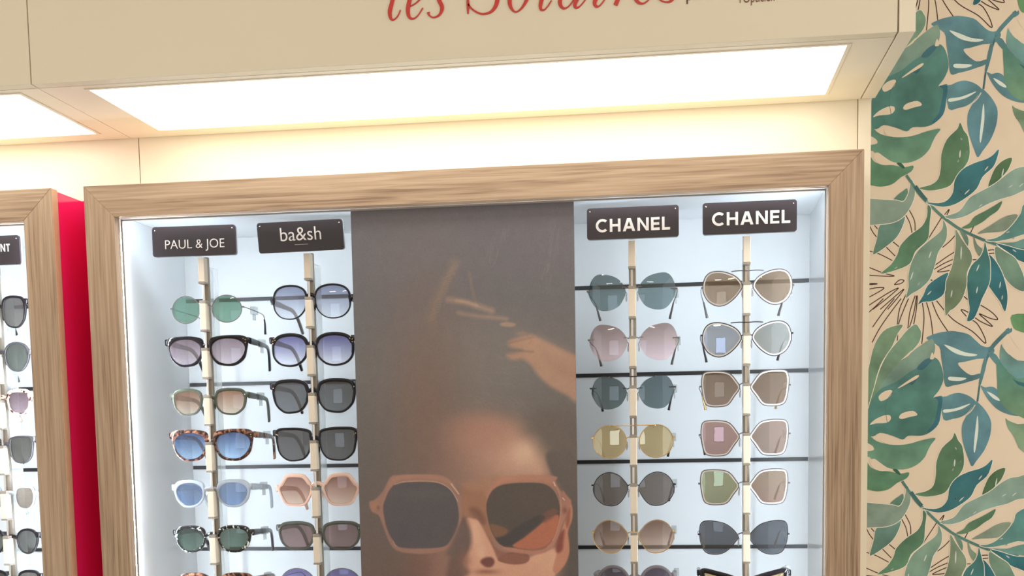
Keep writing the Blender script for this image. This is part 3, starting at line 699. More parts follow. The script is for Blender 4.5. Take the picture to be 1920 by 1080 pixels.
def geo_text(s, parent, cx, cz, width, height, th=0.19, gap=0.17):
    tot = sum(LW[c] for c in s) + gap * (len(s) - 1); sx = width / tot; x = cx - width / 2
    bm = bmesh.new(); q = 0
    for c in s:
        for st in letter(c, th):
            q += 1
            prism(bm, [(x + a * sx, cz - height / 2 + b * height) for a, b in st], -0.0003 - 0.000004 * q, 0.0)
        x += (LW[c] + gap) * sx
    return mesh_obj('lettering', bm, MT['sign_text'], parent, loc=(0, -0.00005, 0))
s = sign(-0.7690, 1.8660, 'dark sign with thin capitals above the far-left rod of the wide cabinet', tilt=0.006)
text_mesh('lettering', 'PAUL & JOE', MT['sign_text'], s, (0.0015, -0.0004, -0.007), width=0.100, height=0.0185, bold=-0.012)
s = sign(-0.5910, 1.8662, 'dark glossy sign with lowercase lettering, just left of the poster', tilt=-0.010, pitch=0.14, y=1.888)
text_mesh('lettering', 'ba&sh', MT['sign_text'], s, (0.001, -0.0004, 0.0040), width=0.067, height=0.0205, bold=-0.006)
bm = bmesh.new(); ribbon(bm, [(-0.010, -0.0125), (0.012, -0.0125)], 0.0008, 0.0, 0.0003); mesh_obj('printed_line', bm, MT['rodgrey'], s)
s = sign(-0.0625, 1.8665, 'black sign with bold capitals above the rod just right of the poster'); geo_text('CHANEL', s, 0.0, -0.003, 0.114, 0.0195)
s = sign(0.1140, 1.8672, 'black sign with bold capitals nearest to the leafy wallpaper'); geo_text('CHANEL', s, 0.002, -0.001, 0.117, 0.0195)
e_ = at(37, 468, 1.888)
s = sign(e_.x - 0.0705, e_.z, 'dark sign cut off at the left edge, in the partly visible cabinet')
geo_text('NT', s, at(9, 460, 1.888).x - (e_.x - 0.0705) + 0.0005, 0.004, 0.0165, 0.0125)
# ------------------------------------------------------------------ sunglasses
SH = {
 'round': [(math.cos(a), math.sin(a)) for a in [k * math.pi / 8 for k in range(16)]],
 'panto': [(-.98, .15), (-.86, .62), (-.45, .93), (.1, 1), (.6, .88), (.93, .55), (1, .1), (.82, -.45), (.45, -.88), (0, -1), (-.5, -.86), (-.86, -.42)],
 'soft': [(-.97, .25), (-.85, .75), (-.4, .98), (.2, 1), (.7, .92), (.97, .62), (1, .15), (.84, -.5), (.42, -.94), (-.05, -1), (-.55, -.85), (-.88, -.35)],
 'way': [(-.98, .35), (-.9, .8), (-.4, .97), (.25, 1), (.8, .95), (1, .7), (.96, .1), (.8, -.55), (.38, -.95), (-.1, -1), (-.58, -.85), (-.88, -.35)],
 'hex': [(-.99, .08), (-.82, .5), (-.52, .88), (-.1, .97), (.45, .93), (.74, .55), (1, .05), (.82, -.45), (.55, -.9), (.1, -.98), (-.5, -.93), (-.82, -.45)],
 'butter': [(-1, -.02), (-.86, .42), (-.52, .78), (-.02, .97), (.5, 1), (.82, .72), (1, .15), (.94, -.25), (.68, -.72), (.35, -.97), (-.15, -.98), (-.6, -.78), (-.86, -.42)],
 'aviator': [(-1, .08), (-.85, .48), (-.5, .78), (.05, .99), (.55, .98), (.86, .72), (1, .22), (.96, -.22), (.72, -.7), (.3, -.97), (-.1, -.95), (-.5, -.68), (-.82, -.3)],
 'hexb': [(-1, .04), (-.82, .42), (-.5, .82), (-.1, .96), (.45, .99), (.86, .9), (.98, .5), (.95, -.15), (.8, -.78), (.5, -.97), (0, -.99), (-.4, -.88), (-.72, -.42)],
 'hround': [(-1, .1), (-.8, .48), (-.48, .82), (0, 1), (.45, .9), (.8, .58), (1, .05), (.88, -.45), (.5, -.86), (0, -1), (-.45, -.88), (-.82, -.42)],
 'fly': [(-1, .02), (-.82, .38), (-.4, .78), (.1, .95), (.6, 1), (.92, .85), (1, .35), (.94, -.3), (.72, -.82), (.3, -.98), (-.2, -.9), (-.6, -.58), (-.86, -.22)],
 'oversq': [(-.98, .2), (-.88, .66), (-.5, .93), (.1, 1), (.66, .86), (.95, .5), (1, 0), (.9, -.5), (.55, -.88), (0, -1), (-.5, -.86), (-.88, -.4)],
 'cat': [(-.98, .0), (-.85, .4), (-.4, .65), (.2, .85), (.75, 1), (1, .85), (.96, .25), (.75, -.5), (.3, -.92), (-.15, -1), (-.6, -.75), (-.9, -.4)],
}
def offset_loop(L_, d):
    n = len(L_); area = sum(L_[i][0] * L_[(i + 1) % n][1] - L_[(i + 1) % n][0] * L_[i][1] for i in range(n)); sg = 1 if area > 0 else -1
    out = []
    for i in range(n):
        a, b = L_[i - 1], L_[(i + 1) % n]; dx, dz = b[0] - a[0], b[1] - a[1]; l = math.hypot(dx, dz) or 1e-9
        dd = d(i) if callable(d) else d
        out.append((L_[i][0] + dz / l * dd * sg, L_[i][1] - dx / l * dd * sg))
    return out
WR = 5.0   # wrap: y = WR*x^2/... of the whole front
def sunglasses(X, Zc, Wt, Ht, gap, shape, style, fr, lensm, label, group=None, rim=0.0045, yaw=0.0, roll=0.0, tip='blackmetal', temple=None, eye=None,
               hinge=0.35, bar=False, tag=True, Y=1.9145, inner=None, tipslope=1.0, spots=None, browtop=None):
    """X, Zc centre; Wt overall width; Ht height; gap between the two eye outlines; style acetate / metal / rimless"""
    t = empty('sunglasses', (X, Y, Zc), label, 'sunglasses', group); t.rotation_euler = (0, roll, yaw)
    wrap = lambda x: 1.15 * x * x
    ac = style == 'acetate'
    eo = 0.004 if ac else 0.0          # end piece sticks out beyond the eye outline
    ew = (Wt - gap) / 2 - eo; hx, hz = ew / 2, Ht / 2; cx = gap / 2 + hx
    base = [(p[0] * hx, p[1] * hz) for p in catmull(SH[shape], 5)]
    FM = MT[fr]
    def domed(x, z): return -0.0026 + (x * x + z * z) / (2 * 0.30)
    bmf = bmesh.new()
    for s in (1, -1):
        outer = base if ac else base
        if ac:
            up = lambda i: rim * (1.25 if outer[i][1] > hz * 0.35 else (0.72 if outer[i][1] < -hz * 0.3 else 0.9))
            if browtop: up = lambda i: rim * (browtop if outer[i][1] > hz * 0.3 else 0.75)
            inn = offset_loop(outer, lambda i: -up(i))
            if eye:
                cz = -rim * 0.20; inn = [(p[0] * (hx - rim * 0.95), cz + p[1] * (hz - rim * 0.92)) for p in catmull(SH[eye], 5)]
            le = inn
        else:
            le = offset_loop(outer, -0.0009) if style == 'metal' else outer
        P = lambda x, z, y: Vector((s * (cx + x), wrap(cx + x) + y, z))
        # frame rim
        if ac:
            c1_, c2_ = offset_loop(outer, -0.0007), offset_loop(inn, 0.0007)
            loops = [[P(x, z, 0.0042) for x, z in outer], [P(x, z, 0.0007) for x, z in outer], [P(x, z, 0.0) for x, z in c1_], [P(x, z, 0.0) for x, z in c2_], [P(x, z, 0.0007) for x, z in inn], [P(x, z, 0.0042) for x, z in inn]]
            V = [[bmf.verts.new(p) for p in lp] for lp in loops]; n = len(outer)
            for a in range(6):
                A, B = V[a], V[(a + 1) % 6]
                for i in range(n): bmf.faces.new((A[i], A[(i + 1) % n], B[(i + 1) % n], B[i]))
            # end piece
            hzv = hinge * Ht / 2 + 0.001
            q = [(hx - 0.0045, hzv + 0.0045), (hx + eo * 0.6, hzv + 0.0045), (hx + eo, hzv + 0.003), (hx + eo, hzv - 0.002), (hx + eo * 0.4, hzv - 0.0045), (hx - 0.003, hzv - 0.006)]
            a_ = [bmf.verts.new(P(x, z, 0.0001)) for x, z in q]; b_ = [bmf.verts.new(P(x, z, 0.0045)) for x, z in q]
            bmf.faces.new(a_); bmf.faces.new(b_[::-1])
            for i in range(len(q)): bmf.faces.new((a_[i], b_[i], b_[(i + 1) % len(q)], a_[(i + 1) % len(q)]))
        elif style == 'metal':
            tube(bmf, [P(x, z, 0.0004) for x, z in outer], 0.00075, 6, True)
            if inner:
                io = offset_loop(outer, -0.0008); ii = offset_loop(outer, -0.0027); n = len(io)
                bmi = bmesh.new()
                V = [[bmi.verts.new(P(x, z, yy)) for x, z in lp] for lp, yy in ((io, 0.0022), (io, 0.0), (ii, 0.0), (ii, 0.0022))]
                for a in range(4):
                    A, B = V[a], V[(a + 1) % 4]
                    for i in range(n): bmi.faces.new((A[i], A[(i + 1) % n], B[(i + 1) % n], B[i]))
                mesh_obj('inner_rim', bmi, MT[inner], t)
                le = offset_loop(outer, -0.0027)
        # lens: domed front and back faces
        bl = bmesh.new(); n = len(le); rings = []
        for yy in (0.0, 0.0018):
            rr = []
            for k in (1.0, 0.8, 0.55, 0.28):
                rr.append([bl.verts.new(P(x * k, z * k, domed(x * k, z * k) - domed(hx, 0) * 1.0 + yy + 0.0006)) for x, z in le])
            c_ = bl.verts.new(P(0, 0, domed(0, 0) - domed(hx, 0) + yy + 0.0006)); rings.append((rr, c_))
        for rr, c_ in rings:
            for k in range(3):
                for i in range(n): bl.faces.new((rr[k][i], rr[k][(i + 1) % n], rr[k + 1][(i + 1) % n], rr[k + 1][i]))
            for i in range(n): bl.faces.new((rr[3][i], rr[3][(i + 1) % n], c_))
        e0 = [bl.verts.new(v.co) for v in rings[0][0][0]]; e1 = [bl.verts.new(v.co) for v in rings[1][0][0]]
        for i in range(n): bl.faces.new((e0[i], e0[(i + 1) % n], e1[(i + 1) % n], e1[i]))
        lm = lensm if not isinstance(lensm, tuple) else (lensm[0] if s < 0 else lensm[1])
        mesh_obj('lens', bl, lm, t, True)
        # temple
        tx = s * (gap / 2 + ew + eo - 0.001) if ac else s * (gap / 2 + ew + 0.0022)
        tz = hinge * Ht / 2; ty = wrap(cx + hx)
        bt = bmesh.new()
        if ac:
            C = [(tx, ty + 0.0035, tz, 0.0055), (tx * 1.0, ty + 0.03, tz - 0.001, 0.0052), (tx * 0.99, ty + 0.075, tz - 0.003, 0.0040), (tx * 0.95, ty + 0.102, tz - 0.006, 0.0038), (tx * 0.90, ty + 0.118, tz - 0.018, 0.0042), (tx * 0.86, ty + 0.128, tz - 0.034, 0.0045), (tx * 0.84, ty + 0.132, tz - 0.043, 0.0035)]
            C = catmull(C, 4, False); rings_ = []
            for i, c in enumerate(C):
                a = C[max(i - 1, 0)]; b = C[min(i + 1, len(C) - 1)]; d = Vector((0, b[1] - a[1], b[2] - a[2])).normalized(); nrm = Vector((0, -d.z, d.y))
                rings_.append([bt.verts.new(Vector(c[:3]) + nrm * (c[3] * u) + Vector((v_ * 0.0017, 0, 0))) for u, v_ in ((-.75, -1), (.75, -1), (1, 0), (.75, 1), (-.75, 1), (-1, 0))])
            for i in range(len(C) - 1):
                for k in range(6): bt.faces.new((rings_[i][k], rings_[i][(k + 1) % 6], rings_[i + 1][(k + 1) % 6], rings_[i + 1][k]))
            bt.faces.new(rings_[0]); bt.faces.new(rings_[-1][::-1])
            tp = mesh_obj('temple', bt, MT[temple or fr], t, True)
        else:
            C = catmull([(tx, ty + 0.004, tz), (tx, ty + 0.03, tz - 0.0005), (tx * 0.985, ty + 0.075, tz - 0.002), (tx * 0.95, ty + 0.108, tz - 0.004), (tx * 0.91, ty + 0.120, tz - 0.011)], 4, False)
            tube(bt, C, 0.0008, 6)
            tp = mesh_obj('temple', bt, MT[temple or fr], t, True)
            bt = bmesh.new(); C2 = catmull([(tx * 0.912, ty + 0.1192, tz - 0.010), (tx * 0.88, ty + 0.127, tz - 0.019), (tx * 0.84, ty + 0.134, tz - 0.030), (tx * 0.83, ty + 0.136, tz - 0.034)], 4, False)
            tube(bt, C2, 0.0021, 7, radii=[0.0014 + 0.0011 * i / len(C2) for i in range(len(C2))]); mesh_obj('temple_tip', bt, MT[tip], tp, True)
            # hinge block
            box(bmf, min(s * (cx + hx - 0.001), s * (gap / 2 + ew + 0.003)), max(s * (cx + hx - 0.001), s * (gap / 2 + ew + 0.003)), ty - 0.0006, ty + 0.0045, tz - 0.0013, tz + 0.0013, 0.0003)
            if style == 'rimless':
                box(bmf, min(s * (cx + hx - 0.008), s * (cx + hx)), max(s * (cx + hx - 0.008), s * (cx + hx)), wrap(cx + hx - 0.004) - 0.0014, wrap(cx + hx - 0.004) - 0.0005, tz - 0.0007, tz + 0.0007)
                box(bmf, min(s * (cx - hx), s * (cx - hx + 0.006)), max(s * (cx - hx), s * (cx - hx + 0.006)), wrap(cx - hx) - 0.0014, wrap(cx - hx) - 0.0005, Ht * 0.12, Ht * 0.12 + 0.0014)
        # nose pads
        bp = bmesh.new(); bmesh.ops.create_uvsphere(bp, u_segments=8, v_segments=6, radius=1.0)
        for v in bp.verts: v.co = Vector((s * (gap / 2 - 0.0005 + v.co.x * 0.0014), 0.0075 + v.co.y * 0.0022, -Ht * 0.16 + v.co.z * 0.0055))
        mesh_obj('nose_pad', bp, MT['pad'] if not ac else FM, t, True)
        if not ac: tube(bmf, [(s * (gap / 2 + 0.0006), 0.001, Ht * 0.02), (s * (gap / 2 - 0.0015), 0.005, -Ht * 0.03), (s * (gap / 2 - 0.0008), 0.007, -Ht * 0.12)], 0.0005, 5)
    # bridge
    bz = Ht * 0.12 if not ac else Ht * 0.16
    if ac:
        bw = gap / 2 + 0.0025
        C = [(-bw, 0.0, bz - 0.002), (-bw * 0.5, -0.0005, bz + 0.0008), (0, -0.0008, bz + 0.0015), (bw * 0.5, -0.0005, bz + 0.0008), (bw, 0.0, bz - 0.002)]
        C = catmull(C, 3, False); top = [(c[0], c[2] + 0.0035) for c in C]; bot = [(c[0], c[2] - 0.0035 + 0.0005) for c in C]
        for Lp in (0,):
            vf = [[bmf.verts.new((p[0], 0.0003, p[1])) for p in r_] for r_ in (top, bot)]; vb = [[bmf.verts.new((p[0], 0.0045, p[1])) for p in r_] for r_ in (top, bot)]
            for i in range(len(C) - 1):
                bmf.faces.new((vf[0][i], vf[0][i + 1], vf[1][i + 1], vf[1][i])); bmf.faces.new((vb[0][i], vb[1][i], vb[1][i + 1], vb[0][i + 1]))
                bmf.faces.new((vf[0][i], vb[0][i], vb[0][i + 1], vf[0][i + 1])); bmf.faces.new((vf[1][i], vf[1][i + 1], vb[1][i + 1], vb[1][i]))
            for i in (0, -1): bmf.faces.new((vf[0][i], vf[1][i], vb[1][i], vb[0][i]))
    else:
        bw = gap / 2 + 0.0004
        tube(bmf, catmull([(-bw, 0.0006, bz - 0.001), (-bw * 0.4, -0.0002, bz + 0.0012), (bw * 0.4, -0.0002, bz + 0.0012), (bw, 0.0006, bz - 0.001)], 4, False), 0.0009, 7)
    mesh_obj('frame', bmf, FM, t, ac)
    if bar:
        bb = bmesh.new(); bx = gap / 2 + hx * (1.0 if bar is True else bar); zt_ = hz * 0.93
        tube(bb, catmull([(-bx, wrap(bx) - 0.0004, zt_ + 0.0008), (-bx * 0.5, -0.0006 + wrap(bx * .5), zt_ + 0.0015), (0, -0.0006, zt_ + 0.001), (bx * 0.5, -0.0006 + wrap(bx * .5), zt_ + 0.0015), (bx, wrap(bx) - 0.0004, zt_ + 0.0008)], 4, False), 0.0008, 6)
        mesh_obj('brow_bar', bb, FM, t, True)
    if spots:
        bs = bmesh.new()
        for s in (1, -1):
            for (u, v_) in spots:
                m_ = Matrix.Translation((s * (cx + u * hx), wrap(cx + u * hx) - 0.0002, v_ * hz)) @ Matrix.Diagonal((1, 0.4, 1, 1))
                bmesh.ops.create_uvsphere(bs, u_segments=8, v_segments=5, radius=0.0009, matrix=m_)
        mesh_obj('rivets', bs, MT['gold' if spots != [(0.93, 0.5)] else 'chrome'], t, True)
    if tag:
        # clear plastic security hook on the right temple
        bg = bmesh.new(); tx = (gap / 2 + ew + eo + 0.0002); ty = wrap(cx + hx)
        box(bg, tx - 0.0040, tx + 0.0045, ty + 0.050, ty + 0.066, hinge * Ht / 2 - 0.0075, hinge * Ht / 2 + 0.0055, 0.0006)
        box(bg, tx - 0.0008, tx + 0.0012, ty + 0.052, ty + 0.064, hinge * Ht / 2 - 0.0170, hinge * Ht / 2 - 0.0070, 0.0003)
        mesh_obj('security_tag', bg, MT['clip'], t)
    return t
def LM(name, top, bot, refl=(1, 1, 1), rs=0.04, body=0.10, mid=None):
    return lens_mat('lens_' + name, top, bot, refl, rs, body, mid)
YG = 1.9145
def G(x0, x1, yt, yb, xr, gap_px, shape, style, fr, lens, label, **kw):
    """x0,x1 outer extents, yt,yb top and bottom at the right eye (photo px), xr its middle column"""
    ym = (yt + yb) / 2
    col = kw.pop('rod'); cxr = ROD[col]
    a = at(x0, ym + (x1 - x0) * 0.02, YG).x; b = at(x1, ym, YG + 0.004).x
    zt, zb = at(xr, yt, YG).z, at(xr, yb, YG).z
    Wt = b - a; mid = (a + b) / 2
    X = mid
    gp = gap_px * 0.00086
    return sunglasses(X, (zt + zb) / 2, Wt, zt - zb, gp, shape, style, fr, lens, label, Y=YG, **kw)
ga, gb, gc, gd, gl = [dict(rod=k) for k in 'ABCDL']
# --- far-left column of the wide cabinet
G(321, 453, 553, 604, 424, 24, 'round', 'metal', 'silver', LM('green', (96,142,124), (104,150,130)), 'small round thin-wire sunglasses with green lenses, top of the far-left column', hinge=0.12, **ga)
G(307, 468, 628, 686, 428, 10, 'way', 'acetate', 'black', LM('mauve', (128,108,118), (182,168,178)), 'chunky black sunglasses with mauve lenses, below the small round green pair', rim=0.0050, eye='panto', hinge=0.62, spots=[(0.9, 0.68), (0.80, 0.76), (0.90, 0.50)], **ga)
G(317, 466, 727, 778, 428, 22, 'soft', 'acetate', 'olive', LM('brown_fade', (152,106,80), (198,178,158)), 'translucent olive-green sunglasses with brown lenses fading to beige', rim=0.0042, hinge=0.45, spots=[(0.93, 0.5)], **ga)
G(315, 478, 804, 864, 434, 10, 'way', 'acetate', 'tort', LM('blue_fade', (60,84,130), (146,184,222)), 'brown tortoiseshell sunglasses with blue lenses fading to pale blue', rim=0.0052, eye='panto', hinge=0.62, spots=[(0.92, 0.62), (0.92, 0.48)], **ga)
G(320, 472, 899, 951, 438, 22, 'soft', 'acetate', 'clearac', LM('steel_blue', (104,126,160), (106,134,178)), 'clear-framed sunglasses with steel-blue lenses', rim=0.0045, eye='panto', hinge=0.45, **ga)
G(322, 474, 985, 1036, 440, 22, 'soft', 'acetate', 'tortbw', LM('dark_green', (66,90,82), (92,120,108)), 'black and white speckled sunglasses with dark green lenses', rim=0.0045, eye='panto', hinge=0.45, temple='charcoal', **ga)
G(328, 480, 1074, 1127, 444, 16, 'soft', 'acetate', 'tort', LM('smoke_a', (92,84,84), (130,120,118)), 'dark brown mottled sunglasses cut off by the bottom edge, far-left column', rim=0.0045, hinge=0.5, **ga)
# --- column just left of the poster
G(505, 662, 531, 597, 620, 13, 'oversq', 'acetate', 'black', LM('blue_grey', (124,134,166), (196,204,216)), 'large rounded thin black sunglasses with blue-grey lenses, top beside the poster', rim=0.0026, hinge=0.1, temple='silver', **gb)
G(503, 668, 622, 686, 622, 12, 'oversq', 'acetate', 'black', LM('violet_fade', (92,92,146), (202,206,224)), 'large black sunglasses with gold dots and violet lenses fading to clear', rim=0.0046, hinge=0.6, spots=[(0.92, 0.55), (0.86, 0.7), (0.92, 0.4), (0.8, 0.6)], **gb)
G(504, 671, 709, 774, 626, 13, 'soft', 'acetate', 'black', LM('grey_a', (86,90,94), (104,110,116)), 'black rounded-square sunglasses with plain grey lenses, beside the poster edge', rim=0.0046, hinge=0.62, spots=[(0.93, 0.5)], **gb)
G(510, 674, 800, 864, 630, 12, 'way', 'acetate', 'black', LM('grey_b', (80,82,84), (92,94,96)), 'black square sunglasses with dark grey lenses, above the peach pair', rim=0.0036, hinge=0.68, spots=[(0.93, 0.6), (0.86, 0.55)], **gb)
G(514, 678, 886, 949, 632, 17, 'hex', 'acetate', 'peach', LM('brown_peach', (150,96,80), (206,172,150)), 'peach hexagonal sunglasses with brown gradient lenses', rim=0.0052, hinge=0.08, **gb)
G(516, 680, 977, 1032, 634, 12, 'soft', 'acetate', 'greygreen', LM('mauve_brown', (118,92,92), (136,112,112)), 'grey-green sunglasses with mauve-brown lenses below the peach pair', rim=0.0045, hinge=0.55, spots=[(0.93, 0.5)], **gb)
G(524, 676, 1066, 1124, 636, 17, 'round', 'metal', 'silver', LM('violet', (98,92,152), (150,146,190)), 'round sunglasses with solid violet lenses, cut off below the grey-green pair', hinge=0.4, **gb)
# --- column just right of the poster
G(1103, 1267, 511, 580, 1231, 22, 'butter', 'rimless', 'silver', LM('teal_a', (100,120,126), (106,132,138)), 'rimless blue-grey sunglasses at the top of the column right of the poster', hinge=0.12, temple='blackmetal', tip='silver', **gc)
G(1105, 1271, 606, 675, 1233, 21, 'butter', 'rimless', 'silver', LM('rose_fade', (150,126,122), (216,190,196)), 'rimless sunglasses with brown lenses fading to pink', hinge=0.2, tip='silver', **gc)
G(1109, 1264, 704, 766, 1230, 21, 'butter', 'rimless', 'blackmetal', LM('teal_b', (78,100,108), (88,112,120)), 'rimless dark blue-grey sunglasses with a thin brow bar', hinge=0.3, bar=0.95, **gc)
G(1112, 1262, 796, 858, 1230, 24, 'round', 'metal', 'gold', LM('gold', (140,132,92), (158,146,108), (1.0, 0.92, 0.70), 0.28), 'round gold-rimmed sunglasses with mirrored gold lenses and a brow bar', hinge=0.25, bar=0.95, **gc)
G(1112, 1264, 885, 948, 1230, 20, 'hround', 'metal', 'blackmetal', LM('taupe', (106,98,94), (112,104,100)), 'thin black metal round sunglasses with taupe lenses', hinge=0.25, **gc)
G(1112, 1263, 975, 1037, 1230, 20, 'hround', 'metal', 'gold', LM('brown_c', (124,90,78), (200,176,160), mid=(160,128,110)), 'thin gold round sunglasses with brown gradient lenses', hinge=0.25, tip='tort', **gc)
G(1113, 1268, 1060, 1124, 1232, 17, 'round', 'acetate', 'greyac', LM('aubergine', (72,62,82), (104,94,112)), 'smoky grey round sunglasses cut off by the bottom edge, right of the poster', rim=0.004, **gc)
# --- column nearest the wallpaper
G(1318, 1486, 505, 571, 1447, 19, 'aviator', 'metal', 'silver', LM('brown_av', (140,120,102), (144,124,108), (1.0, 0.85, 0.62), 0.08), 'white-rimmed aviator sunglasses with brown lenses at the top of the rightmost column', hinge=0.1, inner='whiterim', bar=0.55, tip='silver', **gd)
G(1317, 1484, 602, 667, 1447, 19, 'aviator', 'metal', 'blackmetal', (LM('blue_mirror', (150,156,158), (152,158,158), (0.62, 0.72, 1.0), 0.28), LM('grey_mirror', (142,146,144), (146,148,144), (0.8, 0.85, 0.85), 0.16)), 'white-rimmed aviator sunglasses with blue-silver mirrored lenses', hinge=0.3, inner='whiterim', bar=0.55, **gd)
G(1315, 1480, 693, 761, 1443, 19, 'hexb', 'metal', 'silver', LM('brown_hex', (124,104,88), (130,110,96), (1.0, 0.85, 0.7), 0.06), 'white-rimmed hexagonal sunglasses with brown lenses', hinge=0.15, inner='whiterim', tip='gold', **gd)
G(1314, 1479, 786, 854, 1442, 19, 'hexb', 'metal', 'silver', (LM('pink_mirror', (146,126,116), (140,122,112), (1.0, 0.70, 0.82), 0.22), LM('pink_grey', (146,128,116), (142,128,116), (1.0, 0.75, 0.75), 0.12)), 'white-rimmed hexagonal sunglasses with pink mirrored lenses', hinge=0.2, inner='whiterim', **gd)
G(1313, 1478, 879, 946, 1441, 19, 'hexb', 'metal', 'silver', (LM('green_mirror', (136,124,106), (134,124,104), (0.75, 1.0, 0.72), 0.22), LM('pink_brown', (142,124,108), (150,120,112), (0.95, 0.85, 0.7), 0.12)), 'white-rimmed hexagonal sunglasses with green-pink mirrored lenses', hinge=0.2, inner='whiterim', **gd)
G(1312, 1477, 976, 1040, 1441, 19, 'fly', 'metal', 'blackmetal', LM('slate', (80,86,94), (84,92,102)), 'slate-grey butterfly sunglasses in the rightmost column', hinge=0.2, tip='gold', **gd)
G(1308, 1483, 1066, 1128, 1443, 10, 'cat', 'acetate', 'black', LM('gold_cat', (160,140,96), (140,120,84), (1.0, 0.9, 0.6), 0.3), 'thick black cat-eye sunglasses cut off by the bottom edge', rim=0.0062, hinge=0.7, **gd)
# --- cut-off cabinet: only the right-hand eyes show
def GL(x1, yt, yb, hw_px, gap, shape, style, fr, lens, label, **kw):
    ym = (yt + yb) / 2
    b = at(x1, ym, YG + 0.004).x; zt, zb = at(x1 - 35, yt, YG).z, at(x1 - 35, yb, YG).z
    X = ROD['L'] + 0.003; Wt = 2 * (b - X)
    return sunglasses(X, (zt + zb) / 2, Wt, zt - zb, gap, shape, style, fr, lens, label, Y=YG, **kw)
GL(53, 554, 615, 50, 0.014, 'soft', 'acetate', 'black', LM('grey_l1', (92,90,90), (112,108,104)), 'black sunglasses with grey lenses, top pair at the left edge', rim=0.0034, hinge=0.6)
GL(59, 641, 697, 50, 0.015, 'panto', 'acetate', 'charcoal', LM('grey_green_l', (84,90,84), (96,104,98)), 'thin charcoal sunglasses with grey-green lenses at the left edge', rim=0.0026, hinge=0.3)
GL(63, 729, 778, 50, 0.014, 'soft', 'acetate', 'tortpink', LM('rose_l', (112,88,98), (150,128,138)), 'pink tortoiseshell sunglasses with plum lenses at the left edge', rim=0.0048, hinge=0.5)
GL(67, 817, 869, 50, 0.014, 'way', 'acetate', 'charcoal', LM('grey_l4', (84,84,80), (94,94,88)), 'square charcoal sunglasses with dark grey lenses at the left edge', rim=0.0026, hinge=0.7)
GL(70, 910, 956, 50, 0.022, 'soft', 'acetate', 'clearac', LM('taupe_l', (140,126,114), (130,116,104), (1, 1, 1), 0.1), 'clear-framed sunglasses with taupe lenses at the left edge', rim=0.0036, hinge=0.3)
GL(76, 991, 1039, 50, 0.022, 'panto', 'acetate', 'black', LM('grey_l6', (86,90,86), (96,100,96)), 'small round black sunglasses with grey lenses at the left edge', rim=0.0032, hinge=0.45)
GL(80, 1069, 1118, 50, 0.018, 'soft', 'acetate', 'black', LM('grey_l7', (96,92,88), (110,104,98)), 'black sunglasses cut off in the bottom left corner', rim=0.0036, hinge=0.5)
